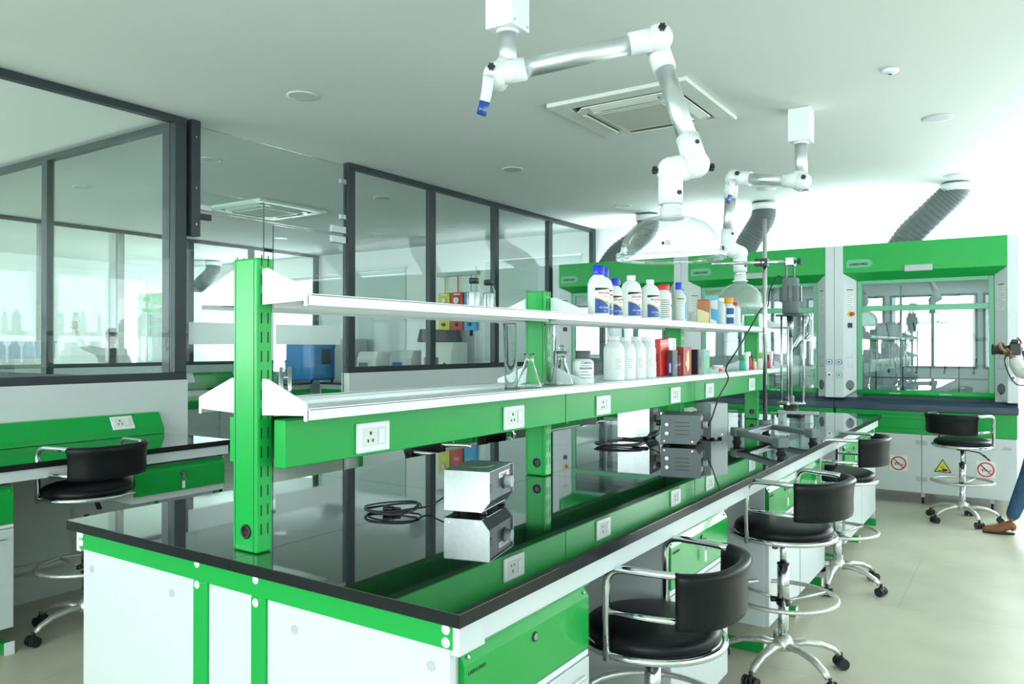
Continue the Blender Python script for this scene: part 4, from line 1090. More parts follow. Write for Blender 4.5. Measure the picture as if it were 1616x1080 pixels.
m_.build('rim', e, o, bevel=.003); B('dgrey').box(-1.67, -1.51, 6.44, 6.80, .9003, .902).build('bowl', e, o)
# glass flasks hanging on a clamp behind the motor
e = thing('distillation_glassware', 'clear round glass bulbs and tube clamped beside the stirrer motor', 'glassware', (-1.17, 5.45, 1.6)); o = e.location.copy()
gc = Vector((-1.20, 5.30, 1.645))
m_ = B('labglass'); m_.sphere(gc, .034, 18); m_.cyl(gc, gc + Vector((-.02, -.01, -.10)), .010, 12); m_.sphere(gc + Vector((.0, 0, -.115)), .026, 16); m_.cyl(gc + Vector((-.02, -.01, -.10)), gc + Vector((-.09, -.04, -.22)), .013, 12); m_.build('glass_bulb', e, o, solid=.0015)
m_ = B('dgrey'); m_.tube([gc + Vector((.02, 0, -.10)), gc + Vector((-.09, -.05, -.23))], .005, 8); m_.sphere(gc + Vector((-.09, -.05, -.235)), .011, 10); m_.build('clamp', e, o)
# bar that carries the glassware back to the rack post
B('steel').cyl(gc + Vector((-.03, 0, -.06)), (-1.69, 6.02, 1.60), .005, 8).build('support_bar', e, o)

# ------------------------------------------------------------------ bottles and goods on the shelves
UZ, LZ = 1.5965, 1.2975
def label_wrap(mb, c, r, z0, z1, a0, a1, key, sx=1, sy=1, seg=12, off=.0006):
    mb.m(key); rows = []
    for z in (z0, z1): rows.append([(c[0] + (r + off) * sx * math.cos(a0 + (a1 - a0) * i / seg), c[1] + (r + off) * sy * math.sin(a0 + (a1 - a0) * i / seg), c[2] + z) for i in range(seg + 1)])
    return mb.sheet(rows)
VA = R(-60)          # direction (from things on the rack) towards the camera side
def goods_bottle(x, y, z, h, r, label, kind):
    """plastic bottle; kind chooses cap and print. faces +x/-y side"""
    e = thing('bottle', label, 'bottle', (x, y, z))
    bodyk, capk, capr, caph, sy = {'vit': ('hdpe', 'blue', .55, .18, .72), 'vitw': ('hdpe', 'wplas', .42, .10, .72), 'plain': ('hdpe', 'wplas', .55, .09, 1),
        'red': ('hdpe', 'red', .72, .12, .85), 'redp': ('pinkb', 'red', .72, .12, .9), 'bluec': ('hdpeg', 'blue', .5, .17, .9), 'lblue': ('hdpe', 'lblue', .5, .15, .8),
        'jar': ('hdpe', 'dgrey', .74, .24, 1), 'orange': ('hdpe', 'orange', .8, .20, .8), 'small': ('hdpe', 'red', .6, .14, 1), 'greenjar': ('hdpeg', 'teal', .85, .28, 1),
        'whitew': ('hdpe', 'wplas', .8, .14, .8), 'vial_r': ('dred', 'wplas', .7, .25, 1), 'vial_g': ('teal', 'green', .7, .25, 1), 'vial_y': ('cream', 'lime', .6, .2, 1), 'vial_k': ('dred', 'black', .7, .3, 1), 'silver': ('steel', 'black', .62, .09, 1)}[kind]
    hb = h * (1 - caph)
    sh = .80 if kind in ('vit', 'vitw', 'bluec', 'plain') else .88
    prof = [(r * .94, 0), (r, .006), (r, hb * sh * .96), (r * .96, hb * sh), (r * .80, hb * (sh + .10 * (1 - sh) / .2)), (r * capr * .9, hb * .985), (r * capr * .82, hb)]
    prof = [(a, b) for a, b in prof]
    B(bodyk).lathe(prof, seg=28, sx=1, sy=sy if sy != 1 else 1).build('body', e)
    B(capk).lathe([(r * capr * .98, hb - h * .004), (r * capr, hb + .004), (r * capr, h - .003), (r * capr * .93, h)], seg=24, sy=sy if sy < .8 else 1).build('cap', e)
    e.rotation_euler.z = R(62) if sy < .8 else 0
    return e, hb, sy
def wraptext(par, s, size, r, sy, z, a, key, bold=0):
    """text bent round the bottle at mean angle a"""
    cu = bpy.data.curves.new('t', 'FONT'); cu.body = s; cu.size = size; cu.extrude = .0002; cu.align_x = 'CENTER'; cu.resolution_u = 2; cu.offset = bold
    t = bpy.data.objects.new('t', cu); COL.objects.link(t); me = bpy.data.meshes.new_from_object(t); bpy.data.objects.remove(t)
    for v in me.vertices:
        an = a + v.co.x / r; rr = r + .0012 + v.co.z
        v.co = Vector((rr * math.cos(an), rr * sy * math.sin(an), z + v.co.y))
    me.materials.clear(); me.materials.append(M[key]); ob = bpy.data.objects.new('print', me); COL.objects.link(ob); ob.parent = par; return ob
def vit_label(e, r, sy, hb, part=1):
    a0, a1 = -PI / 2 - 1.05 - .2, -PI / 2 + 1.25
    lb = MB(); label_wrap(lb, (0, 0, 0), r, .012, hb * .70, -PI / 2 - 1.2, -PI / 2 + 1.3, 'paper', 1, sy)
    lb = lb.build('label', e, recalc=False)
    # printed fields: black flash, gold curve, blue field, green leaf
    def field(key, f_lo, f_hi, a_, b_, off):
        mb = B(key); n = 14; rows = [[], []]
        for i in range(n + 1):
            t = i / n; an = a_ + (b_ - a_) * t
            for q, f_ in enumerate((f_lo, f_hi)): rows[q].append(((r + off) * math.cos(an), (r + off) * sy * math.sin(an), f_(t)))
        return mb.sheet(rows).build('print', lb, recalc=False)
    A0, A1 = -PI / 2 - .55, -PI / 2 + 1.2; H0 = hb * .70
    field('navy', lambda t: .014, lambda t: H0 * (.60 - .30 * t * t - .05 * t), A0, A1, .0010)
    field('gold', lambda t: H0 * (.60 - .30 * t * t - .05 * t), lambda t: H0 * (.64 - .30 * t * t - .05 * t), A0, A1, .0011)
    field('lime', lambda t: H0 * (.50 - .16 * t), lambda t: H0 * (.50 - .16 * t + .10 * math.sin(PI * t)), -PI / 2 + .45, A1, .0009)
    field('ink', lambda t: H0 * (.87 + .07 * t), lambda t: H0 * .965, A0, A1 - .1, .0011)
    wraptext(lb, 'EXCATIMA', .0135, r, sy, H0 * .76, -PI / 2 + .45, 'red', .0004)
    wraptext(lb, 'Vitamin', .007, r, sy, H0 * .67, -PI / 2 + .5, 'dred'); wraptext(lb, 'VILTGARD', .011, r, sy, H0 * .27, -PI / 2 + .35, 'paper'); wraptext(lb, '1%', .011, r, sy, H0 * .16, -PI / 2 + .4, 'paper')
def lined(e, r, sy, z0, z1, n, key='gink', a0=-1.5, a1=.1):
    lb = MB(); label_wrap(lb, (0, 0, 0), r, z0, z1, a0, a1, 'paper', 1, sy); lb = lb.build('label', e, recalc=False)
    mb = MB()
    for k in range(n):
        zz = z0 + (z1 - z0) * (k + .5) / n; label_wrap(mb, (0, 0, 0), r, zz - .0016, zz + .0016, a0 + .1, a1 - .15 - .3 * (k % 3 == 2), key, 1, sy, off=.0012)
    mb.build('print', lb, recalc=False)
GU = 'bottles on the upper rack shelf'; GL = 'bottles on the lower rack shelf'
# upper shelf
for (y, x, h, r, kind, lb) in [
    (3.15, -1.62, .232, .050, 'vit', 'big white bottle with blue cap and blue label, front left of the upper shelf row'),
    (3.30, -1.67, .235, .046, 'vit', 'big white bottle with blue cap standing half behind the first one'),
    (3.385, -1.65, .192, .036, 'vit', 'smaller white bottle with blue cap, third in the upper row'),
    (3.50, -1.62, .213, .052, 'vitw', 'white bottle with white cap and blue label, first with a white cap'),
    (3.645, -1.69, .207, .045, 'vitw', 'white bottle with white cap hidden between two labelled bottles'),
    (3.73, -1.62, .209, .050, 'vitw', 'white bottle with white cap and blue label, second with a white cap')]:
    e, hb, sy = goods_bottle(x, y, UZ, h, r, lb, kind); e['group'] = GU; vit_label(e, r, sy, hb)
    e.rotation_euler.z = R(45)
e, hb, sy = goods_bottle(-1.62, 3.895, UZ, .19, .043, 'white bottle with red cap and lines of small black print on the upper shelf', 'red'); lined(e, .043, sy, .015, .115, 9, 'ink'); e['group'] = GU
e, hb, sy = goods_bottle(-1.665, 4.03, UZ, .206, .040, 'pinkish bottle with red cap behind the printed red-capped bottle', 'redp'); e['group'] = GU
lb = MB(); label_wrap(lb, (0, 0, 0), .040, .01, .13, -1.5, .2, 'paper', 1, sy); lb = lb.build('label', e, recalc=False)
mb = MB(); label_wrap(mb, (0, 0, 0), .040, .08, .095, -1.3, .1, 'green', 1, sy, off=.0012); label_wrap(mb, (0, 0, 0), .040, .03, .065, -1.0, -.3, 'red', 1, sy, off=.0012); mb.build('print', lb, recalc=False)
e, hb, sy = goods_bottle(-1.62, 4.125, UZ, .222, .035, 'clear grey squeeze bottle with blue cap and white and lime label', 'bluec'); lined(e, .035, sy, .085, .15, 6); e['group'] = GU
mb = MB(); label_wrap(mb, (0, 0, 0), .035, .125, .132, -1.45, .05, 'lime', 1, sy, off=.0016); mb.build('band', e, recalc=False)
e, hb, sy = goods_bottle(-1.655, 4.27, UZ, .195, .022, 'slim pale bottle with light blue cap beside the green post', 'lblue'); e['group'] = GU
mb = MB(); label_wrap(mb, (0, 0, 0), .022, .02, .12, -1.6, .3, 'lblue', 1, sy); mb.build('label', e, recalc=False)
e, hb, sy = goods_bottle(-1.90, 4.55, UZ, .15, .038, 'low white bottle with red cap behind the green post', 'small'); e['group'] = GU
def carton(x, y, z, w_, d_, h_, label, key, rz=0, cat='box', name='carton', extra=None, group=None, bev=.001, tilt=0):
    e = thing(name, label, cat, (x, y, z), R(rz), group); e.rotation_euler = (R(tilt), 0, R(rz))
    bo = B(key).box(-d_ / 2, d_ / 2, -w_ / 2, w_ / 2, 0.0005, h_).build('body', e, bevel=bev)
    if extra: extra(e, bo, w_, d_, h_)
    return e
def ex_can(e, bo, w_, d_, h_):
    m_ = B('cream'); m_.prism([(-w_ * .46, .005), (w_ * .46, .005), (w_ * .46, h_ * .35), (w_ * .2, h_ * .60), (-w_ * .46, h_ * .62)], d_ / 2, d_ / 2 + .001, 'x'); m_.prism([(-d_ / 2 + .003, .005), (d_ / 2 - .003, .005), (d_ / 2 - .003, h_ * .45), (-d_ / 2 + .003, h_ * .62)], -w_ / 2 - .001, -w_ / 2, 'y'); m_.build('print', bo)
carton(-1.63, 4.56, UZ, .085, .075, .148, 'copper-brown canister box with cream lower corner on the upper shelf', 'brown', 15, extra=ex_can, bev=.008)
def ex_blue(e, bo, w_, d_, h_):
    B('lime').box(-d_ / 2 - .001, d_ / 2 + .001, -w_ / 2 - .001, w_ / 2 + .001, h_ * .96, h_ + .002).build('lid', bo)
    m_ = B('paper'); m_.prism([(-w_ * .45, h_ * .55), (w_ * .45, h_ * .75), (w_ * .45, h_ * .9), (-w_ * .45, h_ * .85)], d_ / 2, d_ / 2 + .001, 'x'); m_.prism([(-w_ * .4, h_ * .1), (w_ * .45, h_ * .2), (w_ * .3, h_ * .5), (-w_ * .45, h_ * .35)], d_ / 2, d_ / 2 + .001, 'x')
    m_.prism([(-d_ * .45, h_ * .6), (d_ * .45, h_ * .5), (d_ * .45, h_ * .85), (-d_ * .45, h_ * .8)], -w_ / 2 - .001, -w_ / 2, 'y'); m_.build('print', bo)
carton(-1.63, 4.70, UZ, .09, .08, .178, 'tall light blue and white carton with green top edge on the upper shelf', 'lblue', 20, extra=ex_blue)
e, hb, sy = goods_bottle(-1.63, 4.84, UZ, .172, .040, 'grey-blue bottle right of the blue carton on the upper shelf', 'whitew'); e['group'] = GU; e.children[0].data.materials[0] = M['hdpeg']
e, hb, sy = goods_bottle(-1.60, 4.935, UZ, .178, .038, 'white and navy bottle with orange top on the upper shelf', 'orange'); e['group'] = GU
mb = MB(); label_wrap(mb, (0, 0, 0), .038, .01, .05, -1.6, -.2, 'navy', 1, sy); label_wrap(mb, (0, 0, 0), .038, .07, .11, -1.6, -.2, 'navy', 1, sy); mb.build('label', e, recalc=False)
e, hb, sy = goods_bottle(-1.62, 5.12, UZ, .158, .040, 'white bottle with red cap, last on the right of the upper shelf', 'small'); e['group'] = GU
for y, lb in ((2.555, 'clear jar with black cap, left of two on the back of the upper shelf'), (2.66, 'clear jar with black cap, right of two on the back of the upper shelf')):
    e = thing('glass_jar', lb, 'jar', (-1.885, y, UZ), 0, 'black-capped jars on the upper shelf')
    B('clear').lathe([(.026, .001), (.028, .006), (.028, .095), (.018, .118), (.018, .128)], seg=24).build('body', e); B('steel').lathe([(.0235, .004), (.0245, .01), (.0245, .085), (.0235, .088)], seg=20).build('content', e)
    B('black').lathe([(.0205, .122), (.0205, .142), (.018, .144)], seg=20).build('cap', e)
# lower shelf
for y, lb in ((3.35, 'leftmost'), (3.475, 'second from the left'), (3.60, 'third from the left'), (3.725, 'rightmost')):
    e, hb, sy = goods_bottle(-1.64, y, LZ, .212 if lb != 'second from the left' else .208, .050, 'tall plain white bottle, %s of four on the lower shelf' % lb, 'plain'); lined(e, .050, 1, .055, .105, 5, 'fink', -1.0, -.2); e['group'] = 'plain white bottles on the lower shelf'
e, hb, sy = goods_bottle(-1.61, 2.985, LZ, .145, .046, 'white jar with dark grey lid beside the stoppered flask on the lower shelf', 'jar'); lined(e, .046, 1, .02, .085, 5, 'gink', -1.4, -.1)
wraptext(e, 'Caprus', .016, .047, 1, .088, -.75, 'ink'); mb = MB(); label_wrap(mb, (0, 0, 0), .046, .064, .072, -1.4, -.1, 'gink', off=.0016); mb.build('band', e, recalc=False)
e, hb, sy = goods_bottle(-1.70, 3.90, LZ, .125, .040, 'small grey jar with dark green lid behind the red pouch', 'greenjar')
# glassware
def tallglass(x, y, label, rz=0, tilt=0, h=.245, r=.024):
    e = thing('measuring_cylinder', label, 'glassware', (x, y, LZ)); e.rotation_euler = (0, R(tilt), 0)
    g_ = B('labglass').lathe([(r, .008), (r, h), (r + .003, h + .003)], seg=28, capt=False).build('tube', e, solid=.002)
    B('labglass').lathe([(r * 1.35, .0005), (r * 1.35, .004), (r * .9, .009)], seg=28).build('foot', e)
    mb = MB()
    for k in range(8): label_wrap(mb, (0, 0, 0), r, .05 + k * .022, .051 + k * .022, -1.2, -.4, 'gold' if k == 6 else 'gink', off=.0015)
    mb.build('graduation', e, recalc=False); return e
tallglass(-1.61, 2.42, 'tall clear glass cylinder, left of the conical flask on the lower shelf', tilt=-2)
tallglass(-1.62, 2.72, 'tall clear glass cylinder standing before the second green post', h=.25)
def flask(x, y, label, stopper=False):
    e = thing('conical_flask', label, 'flask', (x, y, LZ))
    B('labglass').lathe([(.046, .001), (.050, .006), (.049, .012), (.020, .095), (.017, .105), (.017, .130), (.022, .134)], seg=32, capt=False).build('body', e, solid=.0022)
    B('labglass').tube([(.018 * math.cos(a), .018 * math.sin(a), .134) for a in [i * PI / 12 for i in range(24)]], .0025, 6, closed=True).build('lip', e)
    if stopper:
        B('labglass').lathe([(.012, .115), (.016, .135), (.008, .14), (.007, .146), (.013, .155), (.011, .166), (.002, .17)], seg=20).build('stopper', e)
        B('labglass').lathe([(.018, .132), (.027, .142)], seg=24, capt=False, capb=False).build('flared_neck', e, solid=.002)
    return e
flask(-1.62, 2.56, 'clear conical flask between two glass cylinders on the lower shelf')
flask(-1.62, 2.815, 'clear stoppered flask beside the white jar on the lower shelf', True)
# packs
def ex_red(e, bo, w_, d_, h_):
    B('paper').box(d_ / 2, d_ / 2 + .0008, -w_ * .49, w_ * .49, h_ * .86, h_ * .88).build('stripe', bo)
carton(-1.66, 3.99, LZ, .125, .035, .205, 'glossy red pouch leaning at the left of the packs on the lower shelf', 'red', 0, 'pouch', 'pouch', ex_red, bev=.006, tilt=3)
def ex_dark(e, bo, w_, d_, h_):
    m_ = B('navy'); m_.box(-d_ * .48, d_ * .48, -w_ / 2 - .001, -w_ / 2, .005, h_ * .6); m_.m('paper').box(-.006, .006, -w_ / 2 - .0015, -w_ / 2 - .001, .02, h_ * .5); m_.build('print', bo)
    B('clear').lathe([(.014, .01), (.014, h_ * .8)], (d_ / 2 + .016, 0, 0), 16).build('vial', e)
carton(-1.605, 4.00, LZ, .05, .03, .142, 'dark grey and blue carton in front of the red pouch', 'dgrey', -10, extra=ex_dark)
def ex_mag(e, bo, w_, d_, h_):
    X = d_ / 2
    m_ = B('orange').lathe([(.032, 0), (.032, .0006)], seg=24, mx=face_mx((X + .0002, .005, h_ * .5), (0, 1, 0), (0, 0, 1)), sy=1.9); m_.m('yellow').lathe([(.020, .0007), (.020, .0012)], seg=24, mx=face_mx((X + .0002, .005, h_ * .5), (0, 1, 0), (0, 0, 1)), sy=1.9)
    m_.m('paper').lathe([(.009, .0007), (.009, .0012)], (-.038, 0, 0), seg=16, mx=face_mx((X + .0002, .005, h_ * .42), (0, 1, 0), (0, 0, 1)), sy=1.4); pr_ = m_.build('sunburst', bo)
    text('lettering', 'MAGIVER', .026, face_mx((X + .0016, .000, h_ * .86), (0, 0, -1), (0, 1, 0)), 'paper', pr_, .0003, bold=.0006)
carton(-1.60, 4.155, LZ, .16, .04, .160, 'red carton with orange sunburst and vertical white lettering on the lower shelf', 'dred', 5, extra=ex_mag)
def ex_sil(e, bo, w_, d_, h_):
    B('paper').box(d_ / 2, d_ / 2 + .001, w_ * .0, w_ * .3, h_ * .7, h_ * .95).build('label', bo)
carton(-1.70, 4.20, LZ, .11, .03, .215, 'silver foil pack standing behind the sunburst carton', 'steel', 0, 'pouch', 'pouch', ex_sil, bev=.006)
carton(-1.62, 4.315, LZ, .025, .09, .145, 'thin black booklet between the sunburst carton and the green box', 'ink', 0, 'book', 'booklet')
def ex_est(e, bo, w_, d_, h_):
    m_ = B('teal'); m_.box(d_ / 2, d_ / 2 + .001, -w_ * .48, w_ * .48, .004, h_ - .004); pr_ = m_.build('print', bo)
    B('lime').lathe([(.025, 0), (.025, .0006)], seg=20, mx=face_mx((d_ / 2 + .0012, .01, h_ * .4), (0, 1, 0), (0, 0, 1)), sy=1.5).build('oval', pr_)
    text('lettering', 'FIST', .022, face_mx((d_ / 2 + .0014, -.02, h_ * .76), (0, 1, 0), (0, 0, 1)), 'paper', pr_, .0003)
    text('spine_text', 'FORMULA', .014, face_mx((.006, -w_ / 2 - .0008, .03), (0, 0, 1), (-1, 0, 0)), 'gink', bo, .0003)
carton(-1.60, 4.46, LZ, .095, .05, .145, 'pale box with teal and lime front right of the black booklet', 'hdpeg', 0, extra=ex_est)
e = thing('pot', 'small white pot with red corner label near a shelf joint on the lower shelf', 'pot', (-1.58, 4.66, LZ))
B('hdpe').lathe([(.030, 0), (.033, .004), (.033, .03), (.031, .034)], seg=24).build('body', e); B('wplas').lathe([(.035, .034), (.035, .046), (.033, .048)], seg=24).build('lid', e)
mb = MB(); label_wrap(mb, (0, 0, 0), .033, .006, .028, -1.0, -.1, 'red'); mb.build('label', e, recalc=False)
for k, (y, kind, h, lb) in enumerate([(5.30, 'vial_g', .10, 'green'), (5.37, 'whitew', .12, 'white'), (5.43, 'vial_r', .125, 'red and white'), (5.49, 'vial_k', .10, 'black-capped'), (5.55, 'vial_y', .075, 'yellow-green')]):
    e, hb, sy = goods_bottle(-1.62, y, LZ, h, .022, 'small %s vial in the cluster near the far end of the lower shelf' % lb, kind); e['group'] = 'small vials at the far end of the lower shelf'
e, hb, sy = goods_bottle(-1.62, 5.74, LZ, .14, .026, 'white bottle with lime green upper half beside the fourth green post', 'whitew')
mb = MB(); label_wrap(mb, (0, 0, 0), .026, .075, .115, -2.4, 1, 'lime', 1, sy); mb.build('label', e, recalc=False)
e, hb, sy = goods_bottle(-1.62, 5.90, LZ, .10, .026, 'small dark bottle with yellow label seen behind the chrome rod', 'vial_k')
def ex_mg(e, bo, w_, d_, h_):
    m_ = B('magenta'); m_.prism([(-w_ * .4, .01), (w_ * .3, .02), (w_ * .45, h_ * .9), (0, h_ * .95)], d_ / 2, d_ / 2 + .001, 'x'); m_.m('lblue').prism([(-w_ * .1, .01), (w_ * .45, .01), (w_ * .3, h_ * .3)], d_ / 2 + .001, d_ / 2 + .0015, 'x'); m_.build('print', bo)
carton(-1.63, 6.02, LZ, .09, .05, .125, 'white pouch with magenta swirl at the far end of the lower shelf', 'paper', 0, 'pouch', 'pouch', ex_mg, bev=.006)
# second row of bottles seen behind through the rack (aisle side)
# ------------------------------------------------------------------ room behind the glass door
def back_bench(x0, x1, y0, y1, label, front):
    w_ = thing('worktop', 'black worktop ' + label, 'worktop', ((x0 + x1) / 2, (y0 + y1) / 2, .87)); MB().m('granite').box(x0, x1, y0, y1, .87, .9).build('stone_slab', w_, w_.location)
    c_ = thing('base_cabinets', 'white base cabinets with green drawers ' + label, 'cabinet', ((x0 + x1) / 2, (y0 + y1) / 2, 0)); o = c_.location.copy()
    B('white').box(x0 + .02, x1 - .02, y0 + .02, y1 - .02, .1, .868).build('body', c_, o)
    n = 3
    for k in range(n):
        if front == 'x': a = y0 + (y1 - y0) * k / n; b = y0 + (y1 - y0) * (k + 1) / n; d_ = B('green').box(x1 - .02, x1, a + .03, b - .03, .62, .80); dd = B('white').box(x1 - .02, x1 - .003, a + .03, b - .03, .12, .60)
        else: a = x0 + (x1 - x0) * k / n; b = x0 + (x1 - x0) * (k + 1) / n; d_ = B('green').box(a + .03, b - .03, y0, y0 + .02, .62, .80); dd = B('white').box(a + .03, b - .03, y0 + .003, y0 + .02, .12, .60)
        d_.build('drawer', c_, o, bevel=.003); dd.build('door', c_, o, bevel=.003)
back_bench(-10.04, -9.25, 3.3, 8.3, 'along the outer glazed screen behind the door', 'x')
back_bench(-9.2, -5.0, 8.42, 9.23, 'against the back wall behind the second partition', 'y')
r_ = thing('socket_riser', 'green socket trunking on the bench behind the glass door', 'socket trunking', (-9.98, 5.8, .9)); o = r_.location.copy()
t_ = B('green').prism([(-10.04, .901), (-9.92, .901), (-9.92, .94), (-9.98, 1.08), (-10.04, 1.08)], 3.4, 8.2, 'y').build('trunking', r_, o)
for yc in (4.6, 5.7, 6.6, 7.5):
    mx = face_mx((-9.945, yc, 1.01), (0, 1, 0), (-.06, 0, .14)); mx.translation -= o; mx = mx @ Matrix.Scale(1.6, 4); socket_plate(t_, mx)
# blue oven
e = thing('drying_oven', 'blue enamelled lab oven with dark window on the bench behind the glass door', 'oven', (-9.55, 8.55, .9)); e.rotation_euler.z = R(0); o = (0, 0, 0)
ox0, ox1, oy0, oy1 = -.30, .30, -.28, .28
for ch in ('a',):
    B('oven').box(-.30, .30, -.26, .28, .03, .68).build('body', e, bevel=.02); dd = B('oven').box(.30, .33, -.25, .27, .05, .66).build('door', e, bevel=.012)
    B('dgrey').box(.33, .335, -.08, .10, .28, .52).build('window', dd, bevel=.004); B('lgrey').box(.33, .345, -.05, .07, .59, .62).build('control_panel', dd); B('black').box(.335, .36, .19, .22, .2, .45).build('handle', dd, bevel=.004)
    m_ = B('black')
    for a in (-.24, .24):
        for b in (-.2, .22): m_.cyl((a, b, 0), (a, b, .03), .02, 10)
    m_.build('foot', e)
# instruments against the back wall
def instr(x, y, w_, d_, h_, label, key, z=.9005, fk='dgrey', cat='lab instrument', shape=None):
    e = thing('bench_instrument', label, cat, (x, y, z))
    B(key).prism([(-d_ / 2, 0), (d_ / 2, 0), (d_ / 2, h_), (-d_ / 2 + .06, h_), (-d_ / 2, h_ * .75)], -w_ / 2, w_ / 2, 'x').build('housing', e, bevel=.012)
    f_ = B(fk).box(-w_ * .38, w_ * .1, -d_ / 2 - .004, -d_ / 2, h_ * .2, h_ * .65).build('front_panel', e, bevel=.002)
    m_ = B('ink'); m_.cyl((w_ * .3, -d_ / 2, h_ * .5), (w_ * .3, -d_ / 2 - .015, h_ * .5), .02, 12); m_.build('knob', e)
    return e
instr(-7.05, 8.83, .55, .40, .62, 'cream benchtop instrument under the coloured gas panels', 'offw')
instr(-7.75, 8.85, .42, .38, .50, 'grey and dark benchtop instrument left of the cream one', 'lgrey', fk='navy')
instr(-8.45, 8.85, .40, .38, .48, 'beige benchtop instrument seen in the first pane right of the door', 'offw', fk='grey')
instr(-8.97, 8.85, .34, .38, .68, 'plain grey cabinet instrument beside the partition post', 'lgrey', fk='lgrey')
e = thing('hood_lid', 'black tapered cover standing on the cream instrument', 'cover', (-7.1, 8.8, 1.524)); B('black').prism([(-.33, 0), (.30, 0), (.24, .17), (-.27, .19)], -.15, .15, 'y').build('shell', e, bevel=.02)
B('dgrey').box(-.05, .05, -.155, -.15, .05, .08).build('latch', e)
# gas panels
for k, (key, lb) in enumerate((('yellow', 'yellow'), ('red', 'red'), ('lblue', 'blue'))):
    x = -7.33 + k * .245
    e = thing('gas_panel', '%s gas control panel on the back wall, one of three colours side by side' % lb, 'gas panel', (x, 9.2, 1.85), 0, 'coloured gas panels')
    B(key).box(-.105, .105, -.03, .04, -.15, .42).build('plate', e, bevel=.004)
    m_ = B('chrome'); m_.cyl((0, -.03, .30), (0, -.05, .30), .045, 20); m_.m('paper').cyl((0, -.05, .30), (0, -.052, .30), .036, 20); m_.build('gauge', e)
    m_ = B('black'); m_.cyl((0, -.03, -.06), (0, -.06, -.06), .028, 14); m_.cyl((0, 0, -.23), (0, 0, -.15), .022, 12); m_.build('valve', e)
    m_ = B(key); m_.cyl((0, .0, .42), (0, .0, .66), .008, 8); m_.build('pipe', e)
    B('paper').box(-.06, .06, -.033, -.03, .38, .40).box(-.05, .05, -.033, -.03, .16, .18).build('lettering', e)
tag(B('lgrey').box(-7.45, -6.72, 9.14, 9.245, 2.515, 2.58).build('pipe_tray', bevel=.004), 'grey tray above the three coloured gas panels', 'pipe tray')
# pale boards and bright strips standing in for reflections in the partition glass
def reflection_panel(x0, x1, z0, z1, label):
    e = thing('wall_board', label, 'board', ((x0 + x1) / 2, 9.24, z0)); o = e.location.copy()
    B('hdpeg').box(x0, x1, 9.225, 9.247, z0, z1).build('panel', e, o); B('alu').box(x0 - .03, x1 + .03, 9.19, 9.247, z1, z1 + .03).build('top_reflection', e, o, bevel=.004); return e
reflection_panel(-9.45, -8.15, 1.25, 2.69, 'pale board with bright top strip, standing in for a reflection, left on back wall')
reflection_panel(-6.6, -5.02, 1.25, 2.69, 'pale board with bright top strip, standing in for a reflection, behind second partition')
tag(B('wplas').box(-6.80, -6.77, 9.20, 9.247, 1.29, 2.65).build('reflection_strip', bevel=.003), 'upright bright white strip standing in for a reflection, right of the gas panels', 'reflection stand-in')  # bright strip standing in for an upright reflection in the glass

# ------------------------------------------------------------------ far room (seen through two screens)
h4 = hood(-.75, .75, 'green-topped fume hood far away in the outer room, seen left of the near green post', yf=-.46, yb=.46, detail=False, base=True)
h4.rotation_euler.z = R(0)
h4.location = (-13.1, 8.6, 0)
duct([(-12.9, 8.7, 2.42), (-12.7, 8.7, 2.6), (-12.35, 8.7, 2.8), (-12.3, 8.7, 3.0)], 'dark flexible duct above the fume hood in the outer room')

# goods on the bench inside the left room seen through the first partition
def crate(x, y, z, w_, d_, h_, key, label, name='storage_crate'):
    e = thing(name, label, 'crate', (x, y, z)); B(key).prism([(-w_ * .46, 0), (w_ * .46, 0), (w_ / 2, h_), (-w_ / 2, h_)], -d_ / 2, d_ / 2, 'y').build('body', e, bevel=.006)
    B(key).box(-w_ / 2 - .01, w_ / 2 + .01, -d_ / 2 - .01, d_ / 2 + .01, h_ - .02, h_).build('rim', e, bevel=.004)
    return e
crate(-9.62, 3.75, .9005, .40, .42, .36, 'lgrey', 'grey tub under the blue crate behind the first partition')
crate(-9.62, 3.75, 1.262, .42, .46, .25, 'oven', 'blue crate on top of the grey tub behind the first partition')
crate(-9.62, 4.35, .9005, .36, .42, .42, 'offw', 'cream tub between the stacked crates and the wall post')
crate(-9.62, 4.35, 1.3225, .38, .44, .20, 'oven', 'blue crate on top of the cream tub')

